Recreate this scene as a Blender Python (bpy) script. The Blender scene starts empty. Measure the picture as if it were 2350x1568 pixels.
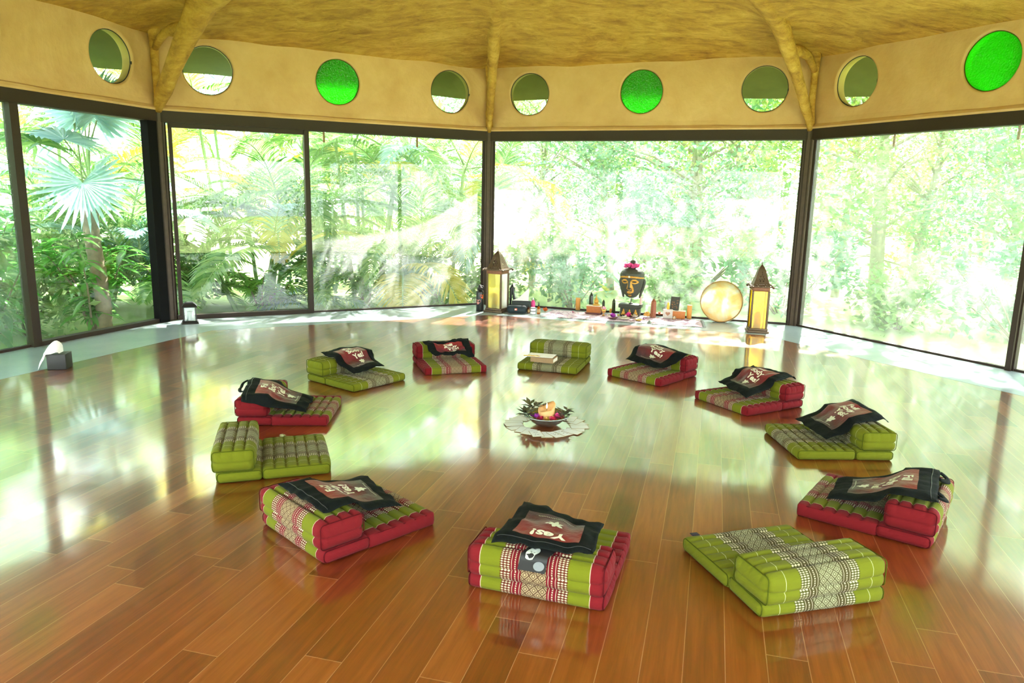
import bpy, math, random
from mathutils import Vector, Matrix, noise
random.seed(7)
PI = math.pi
sc = bpy.context.scene
COL = sc.collection
sin, cos = math.sin, math.cos
sc.view_settings.view_transform = 'Standard'
sc.view_settings.look = 'None'
sc.view_settings.gamma = 1
sc.view_settings.use_curve_mapping = False
sc.view_settings.exposure = .45
# ------------------------------------------------------------------ camera
FPX, PITCH, ROLL, EYE = 1695.4, 0.19313, 0.021339, 1.5
CX, CY = 1175.0, 784.0
W_ = Vector((0, cos(PITCH), -sin(PITCH)))
U0 = Vector((0, sin(PITCH), cos(PITCH)))
R0 = Vector((1, 0, 0))
R_ = cos(ROLL) * R0 + sin(ROLL) * U0
U_ = -sin(ROLL) * R0 + cos(ROLL) * U0
EYEP = Vector((0, 0, EYE))
cam_d = bpy.data.cameras.new('camera')
cam = bpy.data.objects.new('camera', cam_d)
COL.objects.link(cam)
cam_d.sensor_width = 36
cam_d.lens = FPX / 2350 * 36
cam_d.clip_start = 0.05
cam_d.clip_end = 300
m = Matrix((R_, U_, -W_)).transposed().to_4x4()
m.translation = EYEP
cam.matrix_world = m
sc.camera = cam


def ray(px, py):
    return W_ * FPX + R_ * (px - CX) - U_ * (py - CY)


def at(px, py, z=0.0):
    d = ray(px, py)
    return EYEP + d * ((z - EYE) / d.z)


def at_y(px, py, y):
    d = ray(px, py)
    return EYEP + d * (y / d.y)


# ------------------------------------------------------------------ room octagon
OX, OY, RR, ROT = 0.018, 5.0816, 5.3351, -0.07326


def vert(k, r=RR):
    a = ROT + (k - 2) * PI / 4
    return Vector((OX + r * sin(a), OY + r * cos(a), 0))


SIDE = (vert(1) - vert(0)).length
ZB0, ZB1, ZTOP = 2.24, 2.365, 3.19

# ------------------------------------------------------------------ node helper


class X:
    """a value in a node tree, with arithmetic"""

    def __init__(s, nt, k):
        s.nt, s.k = nt, k

    def op(s, name, *a):
        n = s.nt.nodes.new('ShaderNodeMath')
        n.operation = name
        for i, v in enumerate((s,) + a):
            if isinstance(v, X):
                s.nt.links.new(v.k, n.inputs[i])
            else:
                n.inputs[i].default_value = v
        return X(s.nt, n.outputs[0])

    def __add__(s, o): return s.op('ADD', o)
    def __sub__(s, o): return s.op('SUBTRACT', o)
    def __mul__(s, o): return s.op('MULTIPLY', o)
    def __truediv__(s, o): return s.op('DIVIDE', o)
    def abs(s): return s.op('ABSOLUTE')
    def frac(s): return s.op('FRACT')
    def floor(s): return s.op('FLOOR')
    def lt(s, o): return s.op('LESS_THAN', o)
    def gt(s, o): return s.op('GREATER_THAN', o)
    def max(s, o): return s.op('MAXIMUM', o)
    def min(s, o): return s.op('MINIMUM', o)


class Mat:
    def __init__(s, name):
        s.m = bpy.data.materials.new(name)
        s.m.use_nodes = True
        s.nt = s.m.node_tree
        s.nt.nodes.clear()
        s.out = s.nt.nodes.new('ShaderNodeOutputMaterial')

    def node(s, t, **kw):
        n = s.nt.nodes.new(t)
        for k, v in kw.items():
            if k.startswith('_'):
                setattr(n, k[1:], v)
            else:
                key = k.replace('__', ' ')
                s.set(n, key, v)
        return n

    def set(s, n, key, v):
        i = n.inputs[key]
        if isinstance(v, X):
            s.nt.links.new(v.k, i)
        elif isinstance(v, bpy.types.NodeSocket):
            s.nt.links.new(v, i)
        else:
            if hasattr(i, 'default_value') and hasattr(i.default_value, '__len__') and len(i.default_value) == 4 and len(v) == 3:
                v = (*v, 1)
            i.default_value = v

    def uv(s):
        n = s.node('ShaderNodeUVMap')
        sp = s.nt.nodes.new('ShaderNodeSeparateXYZ')
        s.nt.links.new(n.outputs[0], sp.inputs[0])
        return X(s.nt, sp.outputs[0]), X(s.nt, sp.outputs[1]), n.outputs[0]

    def obj(s):
        n = s.node('ShaderNodeTexCoord')
        sp = s.nt.nodes.new('ShaderNodeSeparateXYZ')
        s.nt.links.new(n.outputs['Object'], sp.inputs[0])
        return [X(s.nt, sp.outputs[i]) for i in range(3)] + [n.outputs['Object']]

    def vec(s, x, y, z=0.0):
        n = s.nt.nodes.new('ShaderNodeCombineXYZ')
        for i, v in enumerate((x, y, z)):
            if isinstance(v, X):
                s.nt.links.new(v.k, n.inputs[i])
            else:
                n.inputs[i].default_value = v
        return n.outputs[0]

    def noise(s, vec, scale, detail=4, rough=.55, dist=0):
        n = s.node('ShaderNodeTexNoise')
        n.inputs['Scale'].default_value = scale
        n.inputs['Detail'].default_value = detail
        n.inputs['Roughness'].default_value = rough
        n.inputs['Distortion'].default_value = dist
        s.nt.links.new(vec, n.inputs['Vector'])
        return X(s.nt, n.outputs['Fac'])

    def white(s, vec):
        n = s.node('ShaderNodeTexWhiteNoise')
        s.nt.links.new(vec, n.inputs['Vector'])
        return X(s.nt, n.outputs['Value'])

    def mix(s, f, a, b):
        n = s.nt.nodes.new('ShaderNodeMix')
        n.data_type = 'RGBA'
        for i, v in ((0, f), (6, a), (7, b)):
            if isinstance(v, X):
                s.nt.links.new(v.k, n.inputs[i])
            elif isinstance(v, bpy.types.NodeSocket):
                s.nt.links.new(v, n.inputs[i])
            else:
                n.inputs[i].default_value = v if i == 0 else (*v, 1)
        return n.outputs[2]

    def ramp(s, f, stops):
        n = s.nt.nodes.new('ShaderNodeValToRGB')
        cr = n.color_ramp
        while len(cr.elements) < len(stops):
            cr.elements.new(.5)
        for e, (p, c) in zip(cr.elements, stops):
            e.position = p
            e.color = (*c, 1)
        s.nt.links.new(f.k, n.inputs[0])
        return n.outputs[0]

    def bump(s, h, strength=.3, dist=.01, normal=None):
        n = s.node('ShaderNodeBump')
        n.inputs['Strength'].default_value = strength
        n.inputs['Distance'].default_value = dist
        s.nt.links.new(h.k, n.inputs['Height'])
        if normal is not None:
            s.nt.links.new(normal, n.inputs['Normal'])
        return n.outputs[0]

    def bsdf(s, color, rough=.5, **kw):
        n = s.node('ShaderNodeBsdfPrincipled')
        s.set(n, 'Base Color', color)
        s.set(n, 'Roughness', rough)
        for k, v in kw.items():
            s.set(n, k.replace('_', ' '), v)
        s.nt.links.new(n.outputs[0], s.out.inputs[0])
        return n

    def mixs(s, f, a, b):
        n = s.nt.nodes.new('ShaderNodeMixShader')
        if isinstance(f, X):
            s.nt.links.new(f.k, n.inputs[0])
        elif isinstance(f, bpy.types.NodeSocket):
            s.nt.links.new(f, n.inputs[0])
        else:
            n.inputs[0].default_value = f
        s.nt.links.new(a, n.inputs[1])
        s.nt.links.new(b, n.inputs[2])
        return n.outputs[0]

    def surf(s, o):
        s.nt.links.new(o, s.out.inputs[0])
        return s.m


_plain = {}


def plain(name, color, rough=.6, bump=0.0, scale=60, var=.12, **kw):
    if name in _plain:
        return _plain[name]
    M = Mat(name)
    x, y, z, v = M.obj()
    n = M.noise(v, scale, 3)
    c = M.mix(n, tuple(max(0, q * (1 - var)) for q in color), tuple(min(1, q * (1 + var)) for q in color))
    b = M.bsdf(c, rough, **kw)
    if bump:
        M.set(b, 'Normal', M.bump(n, bump, .004))
    _plain[name] = M.m
    return M.m


# ------------------------------------------------------------------ mesh helper


class MB:
    def __init__(s):
        s.v, s.f, s.mi, s.uv, s.sm = [], [], [], [], []
        s.hasuv = False

    def face(s, idx, mi=0, uv=None, smooth=True):
        s.f.append(tuple(idx))
        s.mi.append(mi)
        s.sm.append(smooth)
        s.uv.append(uv)
        if uv:
            s.hasuv = True

    def add(s, verts, faces, mi=0, uvs=None, smooth=True, mat=None):
        b = len(s.v)
        for p in verts:
            p = Vector(p)
            s.v.append(mat @ p if mat is not None else p)
        for i, f in enumerate(faces):
            s.face([b + q for q in f], mi, uvs[i] if uvs else None, smooth)
        return s

    def box(s, c, size, mat=None, mi=0, bev=0.0):
        x, y, z = (q / 2 for q in size)
        c = Vector(c)
        if bev <= 0:
            vs = [c + Vector((sx * x, sy * y, sz * z)) for sx in (-1, 1) for sy in (-1, 1) for sz in (-1, 1)]
            fs = [(0, 1, 3, 2), (4, 6, 7, 5), (0, 4, 5, 1), (2, 3, 7, 6), (0, 2, 6, 4), (1, 5, 7, 3)]
            return s.add(vs, fs, mi, smooth=False, mat=mat)
        b = min(bev, x, y, z)
        vs, fs = rbox(x, y, z, b, 1, 1, 1)
        return s.add([c + p for p in vs], fs, mi, smooth=True, mat=mat)

    def lathe(s, prof, n=24, mat=None, mi=0, cap=True, smooth=True, wob=None):
        vs, fs = [], []
        for r, z in prof:
            for i in range(n):
                a = 2 * PI * i / n
                rr = r * (wob(a, z) if wob else 1)
                vs.append((rr * cos(a), rr * sin(a), z))
        for j in range(len(prof) - 1):
            for i in range(n):
                fs.append((j * n + i, j * n + (i + 1) % n, (j + 1) * n + (i + 1) % n, (j + 1) * n + i))
        if cap:
            fs.append(tuple(range(n - 1, -1, -1)))
            fs.append(tuple((len(prof) - 1) * n + i for i in range(n)))
        return s.add(vs, fs, mi, smooth=smooth, mat=mat)

    def tube(s, pts, rad, n=10, mi=0, mat=None, closed=False, flat=1.0, jit=0.0):
        pts = [Vector(p) for p in pts]
        if not hasattr(rad, '__len__'):
            rad = [rad] * len(pts)
        vs, fs = [], []
        L = len(pts)
        up = None
        for i, p in enumerate(pts):
            if closed:
                t = pts[(i + 1) % L] - pts[i - 1]
            else:
                t = pts[min(i + 1, L - 1)] - pts[max(i - 1, 0)]
            t.normalize()
            if up is None:
                up = Vector((0, 0, 1)) if abs(t.z) < .9 else Vector((1, 0, 0))
            a = t.cross(up)
            if a.length < 1e-5:
                a = t.cross(Vector((0, 1, 0)))
            a.normalize()
            b = a.cross(t).normalized()
            up = b
            for k in range(n):
                q = 2 * PI * k / n
                r = rad[i]
                o = a * cos(q) * r + b * sin(q) * r * flat
                w = p + o
                if jit:
                    w = w + o.normalized() * jit * noise.noise(w * 9)
                vs.append(w)
        m = L if closed else L - 1
        for j in range(m):
            for k in range(n):
                j2 = (j + 1) % L
                fs.append((j * n + k, j * n + (k + 1) % n, j2 * n + (k + 1) % n, j2 * n + k))
        if not closed:
            fs.append(tuple(range(n - 1, -1, -1)))
            fs.append(tuple((L - 1) * n + k for k in range(n)))
        return s.add(vs, fs, mi, mat=mat)

    def sphere(s, c, r, n=12, sc_=(1, 1, 1), mi=0, mat=None):
        prof = [(max(1e-4, sin(PI * j / (n // 2 + 2))) * r, -cos(PI * j / (n // 2 + 2)) * r) for j in range(n // 2 + 3)]
        M_ = Matrix.Translation(Vector(c)) @ Matrix.Diagonal((*sc_, 1))
        if mat is not None:
            M_ = mat @ M_
        return s.lathe(prof, n, M_, mi, cap=False)

    def mesh(s, name, mats):
        me = bpy.data.meshes.new(name)
        me.from_pydata([tuple(p) for p in s.v], [], s.f)
        if not isinstance(mats, (list, tuple)):
            mats = [mats]
        for q in mats:
            me.materials.append(q)
        me.polygons.foreach_set('material_index', s.mi)
        me.polygons.foreach_set('use_smooth', s.sm)
        if s.hasuv:
            ul = me.uv_layers.new(name='UVMap')
            k = 0
            for f, u in zip(s.f, s.uv):
                for j in range(len(f)):
                    ul.data[k].uv = u[j] if u else (9, 9)
                    k += 1
        me.update()
        return me

    def build(s, name, mats, parent=None, loc=None, rz=None):
        o = bpy.data.objects.new(name, s.mesh(name, mats))
        COL.objects.link(o)
        if parent is not None:
            o.parent = parent
        if loc is not None:
            o.location = loc
        if rz is not None:
            o.rotation_euler = (0, 0, rz)
        return o


def rbox(x, y, z, r, nx, ny, nz):
    """rounded box surface; returns verts, faces, (and remembers the flat parameter)"""
    def ticks(h, n):
        t = [-h, -h + r * .3, -h + r]
        for i in range(1, n):
            t.append(-h + r + (2 * h - 2 * r) * i / n)
        return t + [h - r, h - r * .3, h]
    T = (ticks(x, nx), ticks(y, ny), ticks(z, nz))
    H = (x, y, z)
    idx, vs, fs = {}, [], []

    def vid(p):
        k = tuple(round(q, 6) for q in p)
        if k not in idx:
            idx[k] = len(vs)
            inner = Vector([max(-H[i] + r, min(H[i] - r, p[i])) for i in range(3)])
            d = Vector(p) - inner
            vs.append(inner + d.normalized() * r if d.length > 1e-9 else inner)
            rbox.par.append(Vector(p))
        return idx[k]
    rbox.par = []
    for ax in range(3):
        a, b = [(1, 2), (2, 0), (0, 1)][ax]
        for sgn in (-1, 1):
            for i in range(len(T[a]) - 1):
                for j in range(len(T[b]) - 1):
                    q = []
                    for (di, dj) in ((0, 0), (1, 0), (1, 1), (0, 1)):
                        p = [0, 0, 0]
                        p[ax] = sgn * H[ax]
                        p[a] = T[a][i + di]
                        p[b] = T[b][j + dj]
                        q.append(vid(p))
                    if sgn < 0:
                        q.reverse()
                    fs.append(tuple(q))
    return vs, fs


def tag(o, label=None, cat=None, group=None, kind=None):
    if label:
        o['label'] = label
    if cat:
        o['category'] = cat
    if group:
        o['group'] = group
    if kind:
        o['kind'] = kind
    return o


def thing(name, label, cat, loc=(0, 0, 0), rz=0, group=None, kind=None):
    o = bpy.data.objects.new(name, None)
    COL.objects.link(o)
    o.location = loc
    o.rotation_euler = (0, 0, rz)
    o.empty_display_size = .1
    return tag(o, label, cat, group, kind)


def kids(o):
    return [c for c in bpy.data.objects if c.parent == o]


def copy_tree(o, tree, parent=None):
    c = o.copy()
    COL.objects.link(c)
    if parent is not None:
        c.parent = parent
    for ch in tree.get(o.name, []):
        copy_tree(ch, tree, c)
    return c


def tree_of(root):
    t = {}
    for o in bpy.data.objects:
        if o.parent:
            t.setdefault(o.parent.name, []).append(o)
    return t


# ================================================================== MATERIALS
def glass_mat(name, tint=(1, 1, 1), haze=.0, glare_patch=0.0, f0=.06, coat=1.0):
    M = Mat(name)
    lw = M.node('ShaderNodeLayerWeight')
    lw.inputs[0].default_value = .5
    fc = X(M.nt, lw.outputs['Facing'])
    fres = fc * fc * fc * fc * fc * .9 + .03
    tr = M.node('ShaderNodeBsdfTransparent')
    M.set(tr, 'Color', tint)
    gl = M.node('ShaderNodeBsdfGlossy')
    M.set(gl, 'Roughness', .012)
    o = M.mixs(fres * coat, tr.outputs[0], gl.outputs[0])
    if haze > 0:
        x, y, z, v = M.obj()
        tl = M.node('ShaderNodeBsdfTranslucent')
        M.set(tl, 'Color', (.95, 1, 1))
        n = M.noise(v, 1.1, 6, .62, .6)
        f = (n - .52) * 3.2
        f = f.max(0.0).min(1.0) * glare_patch + haze
        o = M.mixs(f, o, tl.outputs[0])  # patchy white veil mixed into the glass, imitating glare
    return M.surf(o)


G_CLEAR = glass_mat('clear_glass')
G_HAZE = glass_mat('glare_veiled_glass', haze=.05, glare_patch=.06)  # veiling glare painted into the pane, not dirt on it
G_LEFT = glass_mat('greenish_sliding_glass', tint=(.82, .93, .87), haze=.03, glare_patch=.06, coat=1.6)  # green tint plus a weaker painted glare veil
G_ROUND = glass_mat('smoky_round_glass', tint=(.8, .86, .72))

# wood floor
FA = math.radians(15.0)
M = Mat('glossy_laminate_planks')
x, y, z, v = M.obj()
ac = (x * cos(FA) - y * sin(FA)) / .134
al = x * sin(FA) + y * cos(FA)
i = ac.floor()
off = M.white(M.vec(i, 3.3)) * 1.22
aj = (al + off) / 1.22
j = aj.floor()
rnd = M.white(M.vec(i, j, 1.0))
gv = M.vec(ac * 1.7 + rnd * 9.0, al * .9, rnd * 5.0)
g = M.noise(gv, 3.2, 5, .6, .4)
g2 = M.noise(M.vec(ac * 10.0, al * .8, rnd * 7.0), 4.0, 3, .6)
t = g * .62 + g2 * .2 + rnd * .34 - .1
c = M.ramp(t, [(.22, (.095, .016, .003)), (.5, (.20, .040, .006)), (.85, (.32, .090, .018))])
e1 = (ac.frac() - .5).abs()
e2 = (aj.frac() - .5).abs()
seam = e1.gt(.491).max(e2.gt(.4987))
c = M.mix(seam * .5, c, (.55, .30, .14))  # joints tinted paler, standing in for glints along the bevelled edges
b = M.bsdf(c, .34)
M.set(b, 'Coat Weight', 1.0)
M.set(b, 'Coat IOR', 1.9)
M.set(b, 'Coat Roughness', (rnd * .05 + .075))
lowb = M.noise(v, 1.4, 2)
M.set(b, 'Coat Normal', M.bump(lowb * .5 - seam * .12 + rnd * .02, .28, .02))
MW = M.m

M = Mat('grey_polished_concrete')
x, y, z, v = M.obj()
n = M.noise(v, 2.5, 6)
n2 = M.noise(v, 40, 3)
c = M.mix(n * .8 + n2 * .2, (.26, .34, .37), (.44, .52, .54))
b = M.bsdf(c, .22)
M.set(b, 'Normal', M.bump(n2, .05, .01))
M_CONC = M.m

M = Mat('ochre_plaster_wall')
x, y, z, v = M.obj()
n = M.noise(v, 1.7, 5, .55, .5)
n2 = M.noise(v, 7, 5, .6)
c = M.ramp(n * .7 + n2 * .3, [(.3, (.54, .31, .125)), (.55, (.62, .385, .18)), (.75, (.70, .46, .24))])
b = M.bsdf(c, .62)
M.set(b, 'Normal', M.bump(n * .7 + n2 * .3, .5, .05))
M_PLAS = M.m

M = Mat('golden_troweled_ceiling')
x, y, z, v = M.obj()
st = M.vec(x * .8, y * 1.6, z * 2.0)
n = M.noise(st, 2.6, 9, .66, .9)
n2 = M.noise(st, 9, 6, .7, .5)
n3 = M.noise(v, .5, 2)
c = M.ramp(n * .55 + n2 * .3 + n3 * .15, [(.36, (.30, .135, .018)), (.5, (.58, .32, .05)), (.64, (.78, .50, .12))])
b = M.bsdf(c, .6)
M.set(b, 'Normal', M.bump(n * .6 + n2 * .4, .8, .07))
M_CEIL = M.m

M_FRAME = plain('dark_brown_aluminium', (.034, .021, .014), .55, var=.15, Specular_IOR_Level=.25)
M_FRAMEG = plain('worn_grey_brown_post', (.085, .058, .042), .55, var=.3, scale=20, Specular_IOR_Level=.3)
M_BLACKF = plain('black_rubber_track', (.006, .006, .006), .8, Specular_IOR_Level=.1)
M_EAVE = plain('dark_eave_render', (.20, .16, .075), .8, var=.25, scale=3)
M_ROOF = plain('outer_roof_render', (.3, .22, .1), .8, var=.2, scale=2)
M_HINGE = plain('brown_metal_strip', (.25, .13, .04), .5)

M = Mat('green_hammered_glass')
x, y, z, v = M.obj()
n = M.noise(v, 55, 2)
gl = M.node('ShaderNodeBsdfRefraction')
M.set(gl, 'Color', (.10, .96, .03))
M.set(gl, 'Roughness', .22)
M.set(gl, 'IOR', 1.2)
bp = M.bump(n, .8, .01)
M.set(gl, 'Normal', bp)
gs = M.node('ShaderNodeBsdfGlossy')
M.set(gs, 'Roughness', .15)
M.set(gs, 'Normal', bp)
tl = M.node('ShaderNodeBsdfTranslucent')
M.set(tl, 'Color', (.08, .9, .02))
M_GREENGL = M.surf(M.mixs(.04, M.mixs(.3, gl.outputs[0], tl.outputs[0]), gs.outputs[0]))


def fabric(name, red):
    M = Mat(name)
    u, v, uvv = M.uv()
    ax = u.abs()
    D = .034
    p = ((u + v) / D).frac() - .5
    q = ((u - v) / D).frac() - .5
    mm = p.abs().max(q.abs())
    dark = mm.gt(.40).max(mm.gt(.15) * mm.lt(.27))
    green = (.130, .146, .006)
    maroon = (.15, .0065, .009)
    cream = (.34, .26, .14) if red else (.30, .30, .17)
    dk = (.06, .022, .01) if red else (.055, .045, .012)
    st = (.14, .007, .012) if red else (.06, .05, .015)
    c = M.mix(dark * .85, cream, dk)
    # stripes
    z1 = ax.gt(.05)
    ln = (ax - .058).abs().lt(.0011).max((ax - .086).abs().lt(.0011))
    dots = (ax - .072).abs().lt(.0026) * ((v / .0085).frac() - .5).abs().lt(.3)
    sc1 = M.mix(ln.max(dots) * .85, st, (.50, .44, .30))
    c = M.mix(z1, c, sc1)
    # lattice
    z2 = ax.gt(.092)
    w = ((v / .0095).frac() - .5).abs()
    w2 = (((ax - .092) / .0135).frac() - .5).abs()
    lat = (w + w2 * .8).lt(.36)
    c = M.mix(z2, c, M.mix(lat, (.10, .022, .012) if red else (.07, .07, .018), (.52, .47, .30)))
    zj = ((v / .0095).frac() - .5).abs() * .014 + .128
    c = M.mix(ax.gt(zj), c, green)
    if red:
        c = M.mix((ax - .215).abs().lt(.0016), c, (.45, .32, .22))
        c = M.mix(ax.gt(.2166), c, maroon)
    else:
        c = M.mix((ax - .196).abs().lt(.0013), c, (.36, .38, .16))
    n = M.noise(M.vec(u, v), 320, 2)
    n2 = M.noise(M.vec(u * 2.0, v * 7.0), 9, 4)
    c2 = M.mix((n * .5 + n2 * .5 - .5) * 1.1 + .15, c, (.9, .85, .6))
    b = M.bsdf(c, .88)
    M.set(b, 'Specular IOR Level', .15)
    M.set(b, 'Sheen Weight', .03)
    M.set(b, 'Sheen Roughness', .5)
    M.set(b, 'Normal', M.bump(n * .3 + n2, .35, .006))
    return M.m


F_RED = fabric('maroon_and_green_woven_cotton', True)
F_GREEN = fabric('lime_green_woven_cotton', False)
P_RED = plain('maroon_piping', (.07, .004, .006), .9, Specular_IOR_Level=.1)
P_GREEN = plain('green_piping', (.06, .075, .004), .9, Specular_IOR_Level=.1)

M = Mat('black_cotton_canvas')
x, y, z, v = M.obj()
n = M.noise(v, 14, 5, .6)
n2 = M.noise(v, 500, 2)
c = M.mix(n, (.002, .0032, .003), (.006, .009, .008))
b = M.bsdf(c, .8)
M.set(b, 'Specular IOR Level', .12)
M.set(b, 'Normal', M.bump(n * 1.0 + n2 * .12, .5, .02))
M_BAG = M.m
M = Mat('printed_maroon_panel')
u, v, uvv = M.uv()
n = M.noise(M.vec(u, v), 5, 4)
c = M.ramp((v + n * .5 - .2), [(.12, (.05, .028, .032)), (.45, (.13, .018, .026)), (.9, (.20, .022, .024))])
b = M.bsdf(c, .42)
M.set(b, 'Specular IOR Level', .35)
M.set(b, 'Normal', M.bump(M.noise(M.vec(u, v), 4, 3), .5, .02))
M_PRINT = M.m
M_LETTER = plain('cream_print_ink', (.72, .72, .55), .5)
M_FLOWERP = plain('pale_printed_petals', (.62, .66, .5), .5)

M_PAPER = plain('white_paper', (.9, .9, .87), .7)
M_KRAFT = plain('kraft_brown_cover', (.30, .19, .09), .8)
M_PAGES = plain('cream_pages', (.75, .7, .55), .8)
M_BLACK = plain('black_plastic', (.012, .013, .014), .35)
M_BLACKM = plain('matte_black_metal', (.018, .017, .016), .5)
M_WAX = plain('orange_wax', (.78, .36, .08), .5, Subsurface_Weight=.0)
M = Mat('glowing_orange_wax')
x, y, z, v = M.obj()
a_ = M.node('ShaderNodeBsdfDiffuse')
M.set(a_, 'Color', (.98, .62, .28))
b_ = M.node('ShaderNodeBsdfTranslucent')
M.set(b_, 'Color', (1, .66, .34))
M_WAXT = M.surf(M.mixs(.4, a_.outputs[0], b_.outputs[0]))
M_WHITEWAX = plain('white_wax', (.85, .84, .78), .5)
M_COPPER = plain('aged_bronze_metal', (.10, .062, .032), .42, var=.4, scale=40, Metallic=.5)
M_COPPERL = plain('aged_copper_band', (.20, .075, .035), .45, var=.3, scale=30, Metallic=.3)


def tglass(name, col, f):
    M = Mat(name)
    a = M.node('ShaderNodeBsdfTransparent')
    M.set(a, 'Color', col)
    b = M.node('ShaderNodeBsdfTranslucent')
    M.set(b, 'Color', col)
    g = M.node('ShaderNodeBsdfGlossy')
    M.set(g, 'Roughness', .1)
    return M.surf(M.mixs(.06, M.mixs(f, a.outputs[0], b.outputs[0]), g.outputs[0]))


G_YELLOW = tglass('frosted_yellow_glass', (1, .90, .22), .3)
G_YELLOW2 = tglass('mottled_yellow_glass', (.96, .90, .40), .5)
G_FROST = tglass('frosted_white_glass', (.92, .95, .97), .5)
G_AMBER = tglass('amber_glass', (.75, .32, .02), .5)
G_CLEAR2 = tglass('thin_clear_glass', (.93, .97, .97), .08)
M = Mat('candle_flame')
em = M.node('ShaderNodeEmission')
M.set(em, 'Color', (1, .85, .5))
M.set(em, 'Strength', 3.0)
M_FLAME = M.surf(em.outputs[0])
M_GOLD = plain('worn_gold_leaf', (.62, .33, .05), .4, var=.35, scale=60, Metallic=.35)
M_STONE = plain('dark_green_bronze_stone', (.05, .055, .038), .5, var=.4, scale=40)
M_STONED = plain('blackened_wood', (.035, .035, .022), .6, var=.3, scale=40)
M_WOODO = plain('orange_varnished_wood', (.52, .17, .03), .5, var=.25, scale=30)
M_WOODR = plain('dark_red_wood', (.16, .05, .045), .6)
M_CRYG = plain('dark_green_crystal', (.045, .055, .03), .2, var=.5, scale=50)
M_CRYR = plain('red_brown_crystal', (.30, .10, .05), .25, var=.5, scale=60)
M_CRYP = plain('pale_pink_quartz', (.75, .5, .45), .2)
M_PINK = plain('pink_petal', (.78, .06, .28), .6, var=.3)
M_PURP = plain('violet_petal', (.42, .05, .42), .6, var=.3)
M_CRIM = plain('crimson_petal', (.45, .015, .05), .6, var=.3)
M_WPET = plain('cream_petal', (.85, .8, .62), .6)
M_ORPET = plain('orange_petal', (.75, .18, .04), .6, var=.3)
M_DARKLEAF = plain('dark_red_green_leaf', (.07, .065, .03), .5, var=.6, scale=20)
M_BRASS = plain('polished_brass', (.75, .45, .12), .25, Metallic=.8)
M_SILVER = plain('embossed_silver_metal', (.32, .36, .33), .25, var=.4, scale=60, Metallic=.85, bump=.3)
M_SHELL = plain('pale_shell', (.7, .6, .45), .5, var=.3)
M_GREY = plain('grey_green_stone', (.2, .23, .18), .7, var=.4)
M_WHITEB = plain('white_plastic', (.85, .86, .85), .4)
M_REDB = plain('orange_red_badge', (.85, .12, .04), .5)
M_HEART = plain('rose_heart_sticker', (.75, .28, .24), .5)
M_CARDW = plain('pale_blue_green_card', (.74, .80, .78), .55, var=.06, scale=8)
M_CARDE = plain('gilded_card_edge', (.30, .22, .08), .5)
M_INK = plain('black_ink', (.01, .01, .01), .6)
M_GREYSOFT = plain('grey_blurred_print', (.20, .22, .23), .45)
M_FACEP = plain('pale_grey_print', (.5, .55, .5), .5)

M = Mat('drum_skin')
x, y, z, v = M.obj()
n = M.noise(v, 5, 5, .6, .5)
col = M.ramp(n, [(.38, (1, .78, .42)), (.5, (1, .92, .72)), (.6, (1, .98, .93))])
a_ = M.node('ShaderNodeBsdfDiffuse')
M.set(a_, 'Color', col)
b_ = M.node('ShaderNodeBsdfTranslucent')
M.set(b_, 'Color', col)
M_DRUM = M.surf(M.mixs(.72, a_.outputs[0], b_.outputs[0]))
M_RIM = plain('tan_drum_rim', (.35, .2, .07), .6)

M = Mat('purple_patterned_altar_cloth')
x, y, z, v = M.obj()
n = M.noise(v, 9, 3, .6, 2.5)
n2 = M.noise(v, 30, 3, .6, 1)
c = M.ramp(n * .7 + n2 * .3, [(.38, (.22, .09, .22)), (.47, (.65, .42, .55)), (.55, (.80, .74, .78)), (.68, (.42, .18, .38))])
b = M.bsdf(c, .85)
M_CLOTH = M.m
M_LACE = plain('grey_lace_trim', (.4, .42, .42), .8, var=.5, scale=90)


def leafmat(name, c1, c2, tf=.45, gloss=.04):
    M = Mat(name)
    gi = M.node('ShaderNodeNewGeometry')
    r = X(M.nt, gi.outputs['Random Per Island'])
    col = M.mix(r, c1, c2)
    a = M.node('ShaderNodeBsdfDiffuse')
    M.set(a, 'Color', col)
    b = M.node('ShaderNodeBsdfTranslucent')
    M.set(b, 'Color', col)
    g = M.node('ShaderNodeBsdfGlossy')
    M.set(g, 'Roughness', .3)
    return M.surf(M.mixs(gloss, M.mixs(tf, a.outputs[0], b.outputs[0]), g.outputs[0]))


L_TREE = [leafmat('pale_green_leaves', (.20, .38, .12), (.44, .60, .27), .55),
          leafmat('cool_green_leaves', (.12, .32, .17), (.36, .54, .36), .55),
          leafmat('yellow_green_leaves', (.30, .43, .08), (.60, .66, .25), .55)]
L_PALM = leafmat('palm_frond_green', (.09, .26, .06), (.38, .58, .20), .5)
L_PALMY = leafmat('palm_frond_yellow', (.70, .58, .05), (.90, .78, .20), .58)
L_PALMB = leafmat('blue_green_fan_leaf', (.30, .52, .54), (.55, .76, .80), .55)
L_BROAD = leafmat('bright_broad_leaves', (.17, .43, .07), (.42, .68, .18), .58)
L_DEEP = leafmat('deep_green_leaves', (.06, .26, .04), (.20, .50, .10), .5)
M_BARK = plain('pale_bark', (.42, .38, .30), .9, var=.3, scale=8)
M_BARKD = plain('brown_ringed_bark', (.24, .19, .14), .9, var=.4, scale=14)
M_STEM = plain('green_bamboo_like_stem', (.30, .45, .20), .6, var=.3, scale=6)
M_GRASS = plain('sunlit_undergrowth_ground', (.45, .55, .22), .9, var=.5, scale=1.5)

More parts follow.
